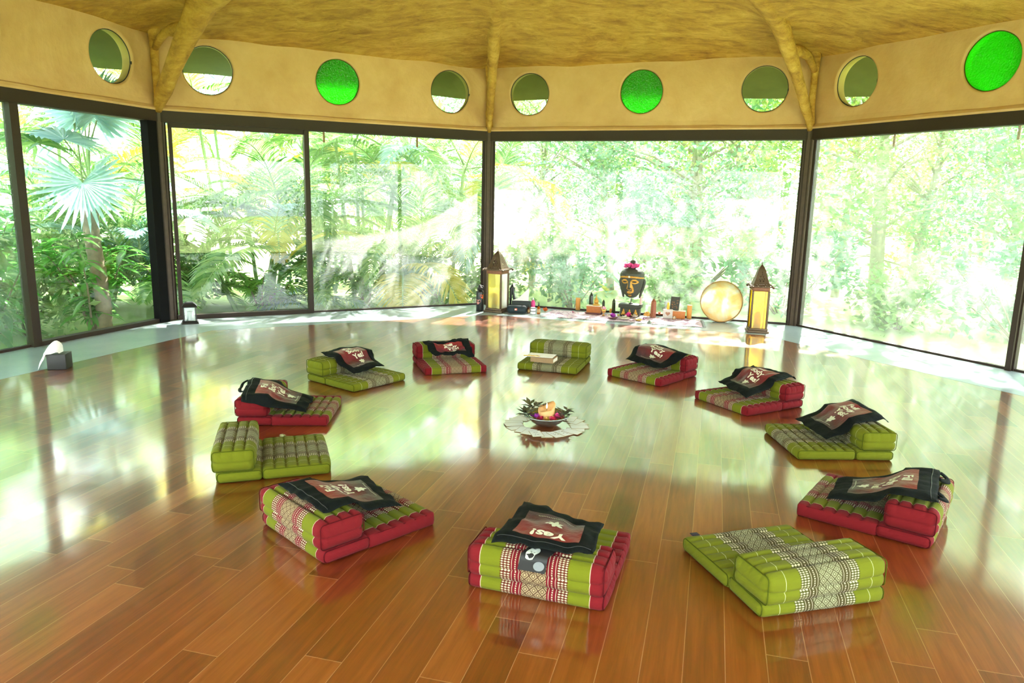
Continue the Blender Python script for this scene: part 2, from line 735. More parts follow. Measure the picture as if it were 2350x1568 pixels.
# ================================================================== ROOM
def poly_slab(mb, pts, z0, z1, mi=0):
    n = len(pts)
    vs = [(p.x, p.y, z1) for p in pts] + [(p.x, p.y, z0) for p in pts]
    fs = [tuple(range(n)), tuple(range(2 * n - 1, n - 1, -1))]
    fs += [(i, n + i, n + (i + 1) % n, (i + 1) % n) for i in range(n)]
    fs = [tuple(reversed(f)) for f in fs]
    mb.add(vs, fs, mi, smooth=False)


RIN = 4.03 / cos(PI / 8)
mb = MB()
poly_slab(mb, [vert(k, RIN) for k in range(8)], -.12, 0)
o = mb.build('floor', MW)
tag(o, 'glossy orange brown plank floor of the octagonal room', 'floor', kind='structure')
mb = MB()
ro = RR + .12
for k in range(8):
    a0, a1, b0, b1 = vert(k, RIN), vert(k + 1, RIN), vert(k, ro), vert(k + 1, ro)
    poly_slab(mb, [a0, b0, b1, a1], -.12, .001)
o = mb.build('trim_1', M_CONC)
tag(o, 'grey polished concrete border running around the plank floor', 'floor border', kind='structure')


def frame_mat(k, s, inset=0.0, z=0.0):
    """local frame on wall k: x along, y outward, z up"""
    a, b = vert(k), vert(k + 1)
    t = (b - a).normalized()
    n = Vector((-t.y, t.x, 0))
    M_ = Matrix((t, n, Vector((0, 0, 1)))).transposed().to_4x4()
    M_.translation = a + t * s - n * inset + Vector((0, 0, z))
    return M_


SIDES = ['left', 'back_left', 'back_right', 'right', 'near_right', 'front_right', 'front_left', 'near_left']
SIDEW = ['left', 'left half of the far', 'right half of the far', 'right', 'near right', 'rear right', 'rear left', 'near left']
WZ = 2.84
WR = .268
trim_n = 2
win_n = 1
rs = random.Random(3)
for k in range(8):
    FM = frame_mat(k, 0)
    mb = MB()
    zs = [ZB1, ZB1 + .02, ZB1 + .045, ZB1 + .06, 2.48, 3.2, 3.42]
    ins = [-.045, -.05, -.03, -.004, 0, 0, 0]
    cuts = [0, .2, .92, 1.68, 2.40, 3.16, 3.88, SIDE]
    fine = []
    # lip rows
    xs = [SIDE * i / 40 for i in range(41)]
    for r in range(4):
        vs, fs = [], []
        for xx in xs:
            for q in (r, r + 1):
                w = noise.noise(Vector((xx * 2.2 + k * 9, q * .7, 0)))
                vs.append((xx, ins[q] + .012 * w * (q < 4), zs[q] + (.012 * noise.noise(Vector((xx * 1.6, k * 7, 3))) if q in (2, 3) else 0)))
        for i in range(40):
            fs.append((2 * i, 2 * i + 2, 2 * i + 3, 2 * i + 1))
        mb.add(vs, fs, mat=FM)
    # upper row and blank blocks
    def quad(x0, x1, z0, z1):
        mb.add([(x0, 0, z0), (x1, 0, z0), (x1, 0, z1), (x0, 0, z1)], [(0, 1, 2, 3)], mat=FM, smooth=False)
    quad(0, SIDE, 3.2, 3.42)
    for a, b in ((0, .2), (.92, 1.68), (2.40, 3.16), (3.88, SIDE)):
        quad(a, b, 2.48, 3.2)
    mb.add([(0, .14, ZB1), (SIDE, .14, ZB1), (SIDE, .14, 2.48), (0, .14, 2.48)], [(3, 2, 1, 0)], mat=FM)
    mb.add([(0, .14, 3.2), (SIDE, .14, 3.2), (SIDE, .14, 3.42), (0, .14, 3.42)], [(3, 2, 1, 0)], mat=FM)
    for a, b in ((0, .2), (.92, 1.68), (2.40, 3.16), (3.88, SIDE)):
        mb.add([(a, .14, 2.48), (b, .14, 2.48), (b, .14, 3.2), (a, .14, 3.2)], [(3, 2, 1, 0)], mat=FM)
    mb.add([(0, -.045, ZB1), (SIDE, -.045, ZB1), (SIDE, .14, ZB1), (0, .14, ZB1)], [(3, 2, 1, 0)], mat=FM)
    for wi, wc in enumerate((.56, 2.04, 3.52)):
        NS = 48
        seed = k * 10 + wi

        def rad(a):
            return WR * (1 + .022 * noise.noise(Vector((cos(a) * 1.3 + seed, sin(a) * 1.3, seed * 2.1))))
        rings = [('sq', 0), (1.13, 0), (1.07, -.006), (1.02, .002), (1.0, .02), (1.0, .12), (1.02, .14), ('sq', .14)]
        vs, fs = [], []
        for rr_, yy in rings:
            for i in range(NS):
                a = 2 * PI * i / NS + PI / 4
                if rr_ == 'sq':
                    c_, s_ = cos(a), sin(a)
                    q = .36 / max(abs(c_), abs(s_))
                    vs.append((wc + c_ * q, yy, WZ + s_ * q))
                else:
                    vs.append((wc + cos(a) * rad(a) * rr_, yy, WZ + sin(a) * rad(a) * rr_))
        for j in range(len(rings) - 1):
            for i in range(NS):
                fs.append((j * NS + i, j * NS + (i + 1) % NS, (j + 1) * NS + (i + 1) % NS, (j + 1) * NS + i))
        mb.add(vs, fs, mat=FM)
        # pane
        lab = 'green hammered glass disc' if wi == 1 else 'clear smoky glass disc'
        pos = {0: 'left', 1: 'middle', 2: 'right'}[wi]
        win = thing('window_%d' % win_n, 'round %s in the %s wall, %s of three' % (lab, SIDEW[k], pos), 'window', FM @ Vector((wc, .03, WZ)), 0, kind='structure')
        if k in (0, 1, 2, 3):
            pass
        win_n += 1
        RM = frame_mat(k, 0)
        RM.translation = (0, 0, 0)
        p = MB()
        yy = .030
        loops = [(.0, yy), (1.0, yy), (1.0, yy + .006), (.0, yy + .006)]
        vs, fs = [], []
        for side_, yv in ((0, -.003), (1, .004)):
            b0 = len(vs)
            for i in range(NS):
                a = 2 * PI * i / NS + PI / 4
                rr_ = rad(a) * (.985)
                vs.append((cos(a) * rr_, yv, sin(a) * rr_))
            f = list(range(b0, b0 + NS))
            fs.append(tuple(f) if side_ == 0 else tuple(reversed(f)))
        for i in range(NS):
            fs.append((i, NS + i, NS + (i + 1) % NS, (i + 1) % NS))
        p.add(vs, fs, mat=RM, smooth=False)
        p.build('pane', M_GREENGL if wi == 1 else G_ROUND, win)
        rim = MB()
        pts = []
        for i in range(NS):
            a = 2 * PI * i / NS + PI / 4
            pts.append(RM @ Vector((cos(a) * rad(a) * .992, -.004, sin(a) * rad(a) * .992)))
        rim.tube(pts, .0055, 6, closed=True)
        if wi == 0 and k in (0, 3) or wi == 2 and k in (0, 1, 2):
            rim.box(RM @ Vector((rad(0), -.012, -.02)), (.02, .02, .03))
        rim.build('rim', M_BLACKM if wi != 1 else P_GREEN, win)
    o = mb.build('wall_' + SIDES[k], M_PLAS)
    tag(o, 'ochre plaster band above the glazing of the %s wall' % SIDEW[k], 'wall', kind='structure')

# posts and struts at the corners
for k in range(8):
    mb = MB()
    v0 = vert(k)
    ang = ROT + (k - 2) * PI / 4
    RM = Matrix.Rotation(-ang, 4, 'Z')
    RM.translation = v0
    mb.box((0, .01, ZB1 / 2), (.10, .12, ZB1), RM, 0)
    mb.box((-.066, .045, ZB1 / 2), (.045, .10, ZB1), RM, 1)
    mb.box((.066, .045, ZB1 / 2), (.045, .10, ZB1), RM, 1)
    mb.box((-.03, -.052, ZB1 / 2), (.012, .012, ZB1), RM, 1)
    mb.box((.03, -.052, ZB1 / 2), (.012, .012, ZB1), RM, 1)
    o = mb.build('trim_%d' % trim_n, [M_FRAMEG, M_FRAME])
    trim_n += 1
    tag(o, 'dark corner post between the %s and %s walls' % (SIDEW[k - 1], SIDEW[k]), 'post', kind='structure')
    # Y-shaped plaster strut
    mb = MB()

    def rp(r, z, off=0.0):
        d = Vector((sin(ang), cos(ang), 0))
        t_ = Vector((cos(ang), -sin(ang), 0))
        return Vector((OX, OY, 0)) + d * r + t_ * off + Vector((0, 0, z))
    sf = {1: 1.3, 2: .74, 3: .9}.get(k, 1.0)
    A = [rp(5.30, 2.36), rp(5.24, 2.45), rp(5.10, 2.58), rp(4.93, 2.73), rp(4.75, 2.88), rp(4.55, 3.04), rp(4.32, 3.21), rp(4.12, 3.36), rp(3.95, 3.45), rp(3.7, 3.53), rp(3.4, 3.62), rp(3.0, 3.74)]
    mb.tube(A, [q * sf for q in (.034, .046, .058, .066, .070, .076, .09, .11, .13, .14, .14, .10)], 16, jit=.02, flat=1.25)
    B = [rp(5.26, 2.42), rp(5.27, 2.6), rp(5.28, 2.8), rp(5.29, 3.0), rp(5.27, 3.15), rp(5.2, 3.3)]
    mb.tube(B, [.05, .045, .04, .045, .06, .09], 12, jit=.015)
    Cc = [rp(5.27, 3.02), rp(5.15, 3.08), rp(5.0, 3.14), rp(4.8, 3.16), rp(4.6, 3.14), rp(4.45, 3.1)]
    mb.tube(Cc, [.04, .042, .045, .06, .07, .06], 12, jit=.015)
    o = mb.build('trim_%d' % trim_n, M_CEIL)
    trim_n += 1
    tag(o, 'forked plaster strut at the corner of the %s and %s walls' % (SIDEW[k - 1], SIDEW[k]), 'strut', kind='structure')

# ceiling: shallow eight-sided dome of hand troweled plaster
mb = MB()
NR, NA = 64, 480
vs, fs = [], []


def oct_r(a, R_o):
    q = (a - ROT) % (PI / 4)
    return R_o * cos(PI / 8) / cos(q - PI / 8)


def ceil_z(t, p):
    z = 3.185 + .86 * t + .25 * t * t
    q_ = Vector((p.x - OX, p.y - OY, 0))
    for kk in range(8):
        an = ROT + (kk - 2) * PI / 4
        dd = Vector((sin(an), cos(an), 0))
        al_ = q_.dot(dd)
        if al_ > 1.5:
            pe = q_.x * dd.y - q_.y * dd.x
            amp = .07 * math.exp(-((al_ - 4.05) / .42) ** 2) + .05 * math.exp(-((al_ - 3.3) / .7) ** 2)
            wd_ = .13 + .10 * max(0, 4.2 - al_)
            z -= amp * math.exp(-(pe / wd_) ** 2)
    z += .035 * noise.noise(Vector((p.x * .9, p.y * .9, 0))) + .018 * noise.noise(Vector((p.x * 2.3, p.y * 2.3, 5)))
    return z


for j in range(NR + 1):
    fr = 1.012 * (1 - j / NR) ** 1.0
    for i in range(NA):
        a = 2 * PI * i / NA
        rr_ = oct_r(a, RR) * max(fr, .002)
        # pull the outline towards a circle as it climbs
        p = Vector((OX + rr_ * sin(a), OY + rr_ * cos(a), 0))
        p.z = ceil_z(1 - fr, p) - (.02 if fr > 1 else 0)
        vs.append(p)
for j in range(NR):
    for i in range(NA):
        fs.append((j * NA + i, j * NA + (i + 1) % NA, (j + 1) * NA + (i + 1) % NA, (j + 1) * NA + i))
n0 = len(vs)
vs2 = [p + Vector((0, 0, .15)) for p in vs]
mb.add(vs, [tuple(reversed(f)) for f in fs])
mb.add(vs2, fs)
o = mb.build('ceiling', M_CEIL)
tag(o, 'golden yellow hand troweled plaster ceiling rising over the room', 'ceiling', kind='structure')

# roof with deep eave outside
mb = MB()
NA2 = 192
vs, fs = [], []
prof = [(1.03, 3.34, 0), (1.15, 3.16, .3), (1.30, 2.93, 1), (1.318, 2.955, 1), (1.32, 3.03, 1), (1.2, 3.45, .5), (1.0, 3.75, 0), (.6, 4.25, 0), (.2, 4.6, 0), (.001, 4.65, 0)]
for (fr, z, wq) in prof:
    for i in range(NA2):
        a = 2 * PI * i / NA2
        rr_ = (oct_r(a, RR) * .5 + RR * .97 * .5) * fr
        wob = noise.noise(Vector((cos(a) * 3.1, sin(a) * 3.1, 1.7)))
        vs.append(Vector((OX + rr_ * sin(a), OY + rr_ * cos(a), z + .17 * wob * wq)))
for j in range(len(prof) - 1):
    for i in range(NA2):
        fs.append((j * NA2 + i, j * NA2 + (i + 1) % NA2, (j + 1) * NA2 + (i + 1) % NA2, (j + 1) * NA2 + i))
mb.add(vs, fs)
for q in range(len(mb.mi)):
    mb.mi[q] = 0 if q < NA2 * 2 else 1
o = mb.build('roof', [M_EAVE, M_ROOF])
tag(o, 'dark underside of the roof eave seen through the round windows', 'roof', kind='structure')

# glazing bays
bay_lab = {0: 'tall sliding glass wall on the left with one mullion, looking on a fan palm',
           1: 'sliding glass wall left of the middle corner post, looking on palms',
           2: 'undivided pane of glass behind the altar things',
           3: 'hazy glass wall on the far right above the concrete border',
           4: 'glass wall near the right hand side outside the view',
           5: 'open doorway bay behind the viewer on the right', 6: 'open doorway bay behind the viewer on the left',
           7: 'glass wall near the left hand side outside the view'}
for k in range(8):
    bay = thing('window_%d' % win_n, bay_lab[k], 'window', (0, 0, 0), 0, kind='structure')
    win_n += 1
    FM = frame_mat(k, 0)
    e = .085
    mb = MB()
    mb.box((SIDE / 2, .02, (ZB0 + ZB1) / 2), (SIDE, .12, ZB1 - ZB0), FM)
    mb.box((SIDE / 2, -.047, ZB0 + .012), (SIDE - .12, .02, .014), FM)
    mb.build('header_beam', M_FRAME, bay)
    if k in (5, 6):
        mb = MB()
        mb.box((SIDE / 2, .02, .008), (SIDE - .12, .1, .016), FM)
        mb.build('threshold', M_FRAME, bay)
        continue
    mb = MB()
    if k in (1,):
        mb.box((.85, .0, .025), (1.55, .09, .05), FM)
        mb.box((2.85, .02, .009), (2.4, .05, .018), FM)
    elif k == 0:
        mb.box((3.2, .0, .022), (1.66, .09, .044), FM)
        mb.box((1.2, .02, .012), (2.3, .05, .024), FM)
    else:
        mb.box((SIDE / 2, .02, .011), (SIDE - .12, .05, .022), FM)
    mb.build('sill', M_FRAME, bay)
    divs = {0: [2.345], 1: [1.625], 3: [2.62], 4: [2.0], 7: [2.0]}.get(k, [])
    edges = [e] + divs + [SIDE - e]
    for d in divs:
        mb = MB()
        w = .05 if k != 0 else .085
        mb.box((d, .0, ZB0 / 2), (w, .09, ZB0), FM)
        mb.box((d + w * .5 + .008, .01, ZB0 / 2), (.012, .05, ZB0), FM)
        mb.build('mullion', M_FRAME, bay)
    if k == 1:
        fr = MB()
        fr.box((.85, -.005, 2.215), (1.5, .05, .05), FM)
        fr.box((.12, -.005, 1.12), (.04, .05, 2.2), FM)
        fr.build('sliding_frame', M_FRAME, bay)
    if k == 0:
        fr = MB()
        fr.box((3.93, -.02, 1.12), (.13, .10, 2.24), FM)
        fr.build('sliding_frame', M_BLACKF, bay)
    gm = {0: G_CLEAR, 1: G_CLEAR, 2: G_HAZE, 3: G_HAZE}.get(k, G_CLEAR)
    for q in range(len(edges) - 1):
        p = MB()
        x0, x1 = edges[q], edges[q + 1]
        yq = .02 if q % 2 == 0 else .035
        p.box(((x0 + x1) / 2, yq, (ZB0 + .01) / 2), (x1 - x0, .008, ZB0 - .01), FM)
        mat = gm
        if k == 0 and q == 0:
            mat = G_LEFT
        if k == 1 and q == 1:
            mat = G_HAZE
        p.build('pane', mat, bay)
    stays = {1: [(745, 305), (960, 318)], 3: [(2047, 308), (2334, 290)]}.get(k, [])
    for (sx, sy) in stays:
        d = ray(sx, sy)
        a_, b_ = vert(k), vert(k + 1)
        tt = (b_ - a_).normalized()
        nn = Vector((-tt.y, tt.x, 0))
        P = EYEP + d * ((a_ - EYEP).dot(nn) / d.dot(nn))
        s_ = (P - a_).dot(tt)
        p = MB()
        p.box((s_, .05, ZB0 - .06), (.024, .012, .13), FM)
        p.build('stay_strip', M_HINGE, bay)

# world and ground
mb = MB()
vs, fs = [], []
G = 40
for j in range(G + 1):
    for i in range(G + 1):
        xx, yy = -50 + 100 * i / G, -30 + 100 * j / G
        d = math.hypot(xx - OX, yy - OY)
        z = -.3 - .0 * d + .25 * noise.noise(Vector((xx * .2, yy * .2, 0)))
        if d < 8:
            z = -.35
        vs.append((xx, yy, z))
for j in range(G):
    for i in range(G):
        q = j * (G + 1) + i
        fs.append((q, q + 1, q + G + 2, q + G + 1))
mb.add(vs, fs)
o = mb.build('ground', M_GRASS)
tag(o, 'sunlit garden ground outside the glass walls', 'ground', kind='structure')

wd = bpy.data.worlds.new('hazy_bright_sky')
sc.world = wd
wd.use_nodes = True
nt = wd.node_tree
nt.nodes.clear()
wo = nt.nodes.new('ShaderNodeOutputWorld')
bg = nt.nodes.new('ShaderNodeBackground')
bg.inputs[0].default_value = (.86, .94, 1.0, 1)
bg.inputs[1].default_value = 7.5
nt.links.new(bg.outputs[0], wo.inputs[0])
sd = bpy.data.lights.new('sun', 'SUN')
sd.energy = 35
sd.angle = math.radians(.8)
sd.color = (1, .95, .84)
so = bpy.data.objects.new('sun', sd)
COL.objects.link(so)
EL, AZ = math.radians(41), math.radians(22)
sdir = Vector((sin(AZ) * cos(EL), cos(AZ) * cos(EL), sin(EL)))
so.rotation_euler = sdir.to_track_quat('Z', 'Y').to_euler()
so.location = (4, 20, 16)

# ================================================================== CUSHIONS
CW, CD = .54, .58


def piece(y0, y1, z0, z1, chans, r=.02, hw=.27, midseam=None, puff=.006, seed=0):
    hy, hz = (y1 - y0) / 2, (z1 - z0) / 2
    cy, cz = (y0 + y1) / 2, (z0 + z1) / 2
    vs, fs = rbox(hw, hy, hz, r, 22, max(8, int((y1 - y0) / .008)), 10 if midseam else 5)
    par = rbox.par
    out = []
    for p, q in zip(vs, par):
        p = p.copy()
        top = 1 if p.z > hz - r * 1.2 else 0
        e = max(0, 1 - (abs(q.x) / hw) ** 6)
        g = 0
        for c in chans:
            g += math.exp(-(((p.y + cy) - c) / .0075) ** 2)
        ny = max(0, 1 - (abs(q.y) / hy) ** 4)
        if top:
            p.z += puff * e * ny - .013 * g * min(1, (1 - abs(q.x) / hw) * 9)
            p.z += .003 * noise.noise(Vector((p.x * 9 + seed, p.y * 9, seed)))
        if abs(q.y) >= hy - 1e-6 or abs(p.y) > hy - r:
            s_ = 1 if p.y > 0 else -1
            p.y += s_ * .008 * e * max(0, 1 - (q.z / hz) ** 2)
            if midseam is not None:
                p.y -= s_ * .010 * math.exp(-((p.z + cz - midseam) / .006) ** 2)
            p.y += .0025 * noise.noise(Vector((p.x * 14 + seed, p.z * 10, 3)))
        if abs(q.x) > hw - r:
            s_ = 1 if p.x > 0 else -1
            p.x += s_ * .008 * max(0, 1 - (q.z / hz) ** 2) * max(0, 1 - (q.y / hy) ** 4)
            if midseam is not None:
                p.x -= s_ * .007 * math.exp(-((p.z + cz - midseam) / .006) ** 2)
            pk = sum(math.exp(-(((p.y + cy) - c) / .006) ** 2) for c in chans)
            p.x -= s_ * .006 * pk * max(0, p.z / hz)
        out.append(Vector((p.x, p.y + cy, p.z + cz)))
    uvs = []
    for f in fs:
        q = [par[i] for i in f]
        n_end = all(abs(abs(p.x) - hw) < 1e-6 for p in q)
        ztop = all(abs(p.z - hz) < 1e-6 for p in q)
        zbot = all(abs(p.z + hz) < 1e-6 for p in q)
        l = []
        for p in q:
            if n_end:
                l.append((hw * 1.01, p.y + p.z))
            elif ztop or zbot:
                l.append((p.x, p.y + cy))
            elif p.y > 0:
                l.append((p.x, y1 + (hz - p.z)))
            else:
                l.append((p.x, y0 - (hz - p.z)))
        uvs.append(l)
    mb = MB()
    mb.add(out, fs, 0, uvs)
    return mb


def piping(y0, y1, z0, z1, s_, hw=.27):
    mb = MB()
    pts = []
    a, b, rr_ = y0 + .003, y1 - .003, .018
    xx = s_ * (hw - .0045)
    zt, zb_ = z1 - .0045, z0 + .006
    for (cy_, cz_, a0) in ((b - rr_, zt - rr_, 0), (a + rr_, zt - rr_, PI / 2), (a + rr_, zb_ + rr_, PI), (b - rr_, zb_ + rr_, 1.5 * PI)):
        for q in range(5):
            t_ = a0 + PI / 2 * q / 4
            pts.append((xx, cy_ + rr_ * cos(t_), cz_ + rr_ * sin(t_)))
    mb.tube(pts, .0022, 6, closed=True)
    return mb


BOL_Y, BZ0, BZ1, SZ = .20, .058, .178, .062
SEATCH = [.29, .35, .41, .47, .53]
cush_mesh = {}
for ck, fm, pm in (('red', F_RED, P_RED), ('green', F_GREEN, P_GREEN)):
    cush_mesh[ck] = dict(
        seat=piece(.229 if ck == 'green' else .222, CD, .0, SZ, SEATCH, r=.018 if ck == 'green' else .010, seed=1).mesh('seat_panel', fm),
        base=piece(.0, .228, .0, .06, [.05, .11, .17], seed=4).mesh('base_panel', fm),
        bol=piece(-.012, BOL_Y, BZ0, BZ1, [.035, .095, .15], r=.026, midseam=.112, puff=.008, seed=7).mesh('bolster', fm),
        p1=[piping(.229, CD, .0, SZ, q).mesh('piping', pm) for q in (-1, 1)],
        p2=[piping(0, .228, 0, .06, q).mesh('piping', pm) for q in (-1, 1)],
        p3=[piping(-.012, BOL_Y, BZ0, BZ1, q).mesh('piping', pm) for q in (-1, 1)])


def mk(name, me, parent, loc=(0, 0, 0), rot=(0, 0, 0), scale=(1, 1, 1)):
    o = bpy.data.objects.new(name, me)
    COL.objects.link(o)
    o.parent = parent
    o.location = loc
    o.rotation_euler = rot
    o.scale = scale
    return o


CUSH = {}


def cushion(key, kind, P, d, wsign, label, bolshift=0.0, bolrot=0.0, seatrot=0.0):
    """P: a back corner on the floor, d: direction from bolster to seat front, wsign: side on which the cushion lies"""
    P = Vector((*P, 0))
    d = Vector((*d, 0)).normalized()
    w = Vector((d.y, -d.x, 0)) * wsign   # local +x is (d.y,-d.x)
    org = P + w * CW / 2
    rz = math.atan2(d.y, d.x) - PI / 2
    t = thing('meditation_cushion', label, 'cushion', org, rz, 'folding floor cushions set out in a ring')
    me = cush_mesh[kind]
    s_ = mk('seat_panel', me['seat'], t, rot=(0, 0, seatrot))
    b_ = mk('base_panel', me['base'], t)
    c_ = mk('bolster', me['bol'], t, (0, bolshift, 0), (0, 0, bolrot))
    for o_, kk in ((s_, 'p1'), (b_, 'p2'), (c_, 'p3')):
        for q in me[kk]:
            mk('piping', q, o_)
    CUSH[key] = (org, rz, t)
    return t


def V2(a, b):
    return (b[0] - a[0], b[1] - a[1])


cushion(8, 'green', (.93, 2.46), V2((.93, 2.46), (.77, 3.05)), 1, 'bare lime green folding cushion in the right foreground, its seat spread flat', .0, .05, .03)
cushion(9, 'red', (.36, 2.48), V2((.36, 2.48), (.53, 3.0)), -1, 'maroon-ended striped cushion nearest the viewer with a portrait print on it')
cushion(10, 'red', (-.75, 2.79), V2((-.75, 2.79), (-.35, 3.19)), -1, 'maroon-ended striped cushion at the left foreground, its thick end turned left')
cushion(11, 'green', (-1.52, 3.62), V2((-1.52, 3.62), (-1.04, 3.78)), -1, 'bare lime green folding cushion at the left edge of the ring', .0, -.03, 0)
cushion(12, 'red', (-1.78, 4.61), V2((-1.78, 4.61), (-1.2, 4.64)), -1, 'maroon-ended cushion on the left just behind the bare green one')
cushion(1, 'green', (-1.66, 5.84), V2((-1.66, 5.84), (-1.23, 5.5)), -1, 'lime green cushion at the far left of the ring with a tote bag across it')
cushion(2, 'red', (-.91, 6.63), V2((-.91, 6.61), (-.75, 6.13)), -1, 'maroon-ended cushion at the back of the ring, left of the notebook cushion')
cushion(3, 'green', (.74, 6.77), V2((.74, 6.77), (.56, 6.2)), 1, 'lime green cushion at the back of the ring carrying a brown notebook')
cushion(4, 'red', (1.62, 6.28), V2((1.54, 6.2), (1.22, 5.86)), 1, 'maroon-ended cushion at the back of the ring, right of the notebook cushion')
cushion(5, 'red', (2.19, 5.35), V2((2.19, 5.35), (1.69, 5.07)), 1, 'maroon-ended cushion third from the front on the right side of the ring')
cushion(6, 'green', (2.29, 4.2), V2((2.29, 4.2), (1.72, 4.18)), 1, 'lime green cushion on the right side of the ring under a skewed tote bag')
cushion(7, 'red', (1.87, 3.04), V2((1.87, 3.04), (1.42, 3.38)), 1, 'maroon-ended cushion on the right just behind the bare green one')


def support(x_, y_):
    """top of the cushion under a local point"""
    def sm(a, b, t):
        t = max(0, min(1, (t - a) / (b - a)))
        return t * t * (3 - 2 * t)
    inside = sm(.30, .262, abs(x_))
    hb = BZ1 + .008
    hs = SZ + .008
    h = hs + (hb - hs) * sm(.26, .195, y_)
    if y_ < -.012:
        h *= sm(-.05, -.012, y_)
    if y_ > CD:
        h *= sm(CD + .03, CD, y_)
    return h * inside


_txt = {}


def text_mesh(body):
    if body in _txt:
        return _txt[body]
    cu = bpy.data.curves.new('t', 'FONT')
    cu.body = body
    cu.size = 1
    cu.offset = .032
    cu.resolution_u = 3
    cu.align_x = 'LEFT'
    o = bpy.data.objects.new('t', cu)
    COL.objects.link(o)
    dg = bpy.context.evaluated_depsgraph_get()
    dg.update()
    me = bpy.data.meshes.new_from_object(o.evaluated_get(dg))
    vs = [tuple(v_.co) for v_ in me.vertices]
    fs = [tuple(p.vertices) for p in me.polygons]
    bpy.data.objects.remove(o)
    bpy.data.curves.remove(cu)
    bpy.data.meshes.remove(me)
    w = max(v_[0] for v_ in vs)
    _txt[body] = (vs, fs, w)
    return _txt[body]


def tote(key, cors, hs, label, lines=('Full', 'Body', 'Yes!'), vr=(.16, .80), ur=(.17, .83), handles=1, seed=0, rough=1.0):
    """cors: pixel corners BL, BR, TR, TL (text upright), hs: heights"""
    org, rz, _ = CUSH[key]
    inv = Matrix.Rotation(-rz, 4, 'Z') @ Matrix.Translation(-org)
    P = [inv @ at(c_[0], c_[1], h) for c_, h in zip(cors, hs)]
    BLc, BRc, TRc, TLc = P
    wdt = (BRc - BLc).length
    hgt = (TLc - BLc).length

    def S(u, v, off=0.0):
        # slightly bowed sides
        p = (BLc * (1 - u) + BRc * u) * (1 - v) + (TLc * (1 - u) + TRc * u) * v
        e = (p - (P[0] + P[1] + P[2] + P[3]) / 4)
        p = p + Vector((noise.noise(Vector((u * 3, v * 3, seed + .3))), noise.noise(Vector((u * 3, v * 3, seed + 8.3))), 0)) * .012
        plane = p.z
        sup = support(p.x, p.y)
        z = max(sup + .004, plane * .8 + sup * .2)
        ed = min(u, 1 - u, v, 1 - v)
        wr = noise.noise(Vector((u * 3.4 + seed, v * 2.6, seed * 1.7))) * .014 + noise.noise(Vector((u * 8 + seed, v * 5, 4))) * .006
        z += (wr + .010) * rough
        p.z = max(z, sup + .004) + off * min(1, ed * 9 + .12)
        return p
    t = thing('tote_bag', label, 'bag', org, rz, 'black printed tote bags lying on the cushions')
    N = 36
    grid = [[S(i / N, j / N) for i in range(N + 1)] for j in range(N + 1)]
    for it in range(14):
        new = [[p.z for p in row] for row in grid]
        for j in range(1, N):
            for i in range(1, N):
                new[j][i] = (grid[j - 1][i].z + grid[j + 1][i].z + grid[j][i - 1].z + grid[j][i + 1].z) * .25
        for j in range(1, N):
            for i in range(1, N):
                p = grid[j][i]
                p.z = max(new[j][i], support(p.x, p.y) + .004)
    for j in range(N + 1):
        for i in range(N + 1):
            p = grid[j][i]
            p.z += .006 * rough * noise.noise(Vector((i * .22 + seed, j * .16, 4 + seed))) + .004 * rough
            p.z = max(p.z, support(p.x, p.y) + .004)
    topg = []
    for j in range(N + 1):
        row = []
        for i in range(N + 1):
            ed = min(i, N - i, j, N - j) / N
            row.append(grid[j][i] + Vector((0, 0, .016 * min(1, ed * 9 + .1))))
        topg.append(row)

    def G(u, v, lift=0.0):
        fu, fv = max(0, min(N - 1e-6, u * N)), max(0, min(N - 1e-6, v * N))
        i, j = int(fu), int(fv)
        a, b = fu - i, fv - j
        p = (topg[j][i] * (1 - a) + topg[j][i + 1] * a) * (1 - b) + (topg[j + 1][i] * (1 - a) + topg[j + 1][i + 1] * a) * b
        return p + Vector((0, 0, lift))
    mb = MB()
    vs, fs = [], []
    for row in topg:
        vs += row
    for row in grid:
        vs += row
    n1 = (N + 1) ** 2
    for j in range(N):
        for i in range(N):
            q = j * (N + 1) + i
            fs.append((q, q + 1, q + N + 2, q + N + 1))
            fs.append((n1 + q + N + 1, n1 + q + N + 2, n1 + q + 1, n1 + q))
    for i in range(N):
        for (a, b) in ((i, i + 1), (N * (N + 1) + i + 1, N * (N + 1) + i), ((i + 1) * (N + 1), i * (N + 1)), (i * (N + 1) + N, (i + 1) * (N + 1) + N)):
            fs.append((b, a, n1 + a, n1 + b))
    mb.add(vs, fs)
    body = mb.build('bag_body', M_BAG, t)
    # hem seam near the opening
    hm = MB()
    hm.tube([G(i / 30, .93, .0008) for i in range(1, 30)], .0014, 5)
    hm.build('hem_seam', M_BLACK, t)
    for hx in ([.22, .30] if handles == 1 else [.2, .3, .7, .8]) if handles else []:
        pass
    if handles:
        for (h0, h1, up) in ((.25, .75, .0),) if handles == 1 else ((.15, .3, 0), (.7, .85, 0)):
            pts = []
            for i in range(13):
                a = PI * i / 12
                u_ = (h0 + h1) / 2 - cos(a) * (h1 - h0) / 2
                base = G(u_, 1.0, -.002)
                outv = ((TLc - BLc) + (TRc - BRc)).normalized()
                p = base + outv * sin(a) * (.045 if handles == 1 else .035)
                p.z = max(support(p.x, p.y) + .006, base.z - .02 * sin(a)) if abs(p.x) < .27 and p.y > -.01 else base.z - .02 * sin(a)
                pts.append(p)
            h_ = MB()
            h_.tube(pts, .011 if handles == 1 else .016, 8, flat=.4)
            h_.build('handle', M_BAG, t)
    # printed panel
    pn = MB()
    vs, fs, uvs = [], [], []
    i0, i1, j0, j1 = round(ur[0] * N), round(ur[1] * N), round(vr[0] * N), round(vr[1] * N)
    KI, KJ = i1 - i0, j1 - j0
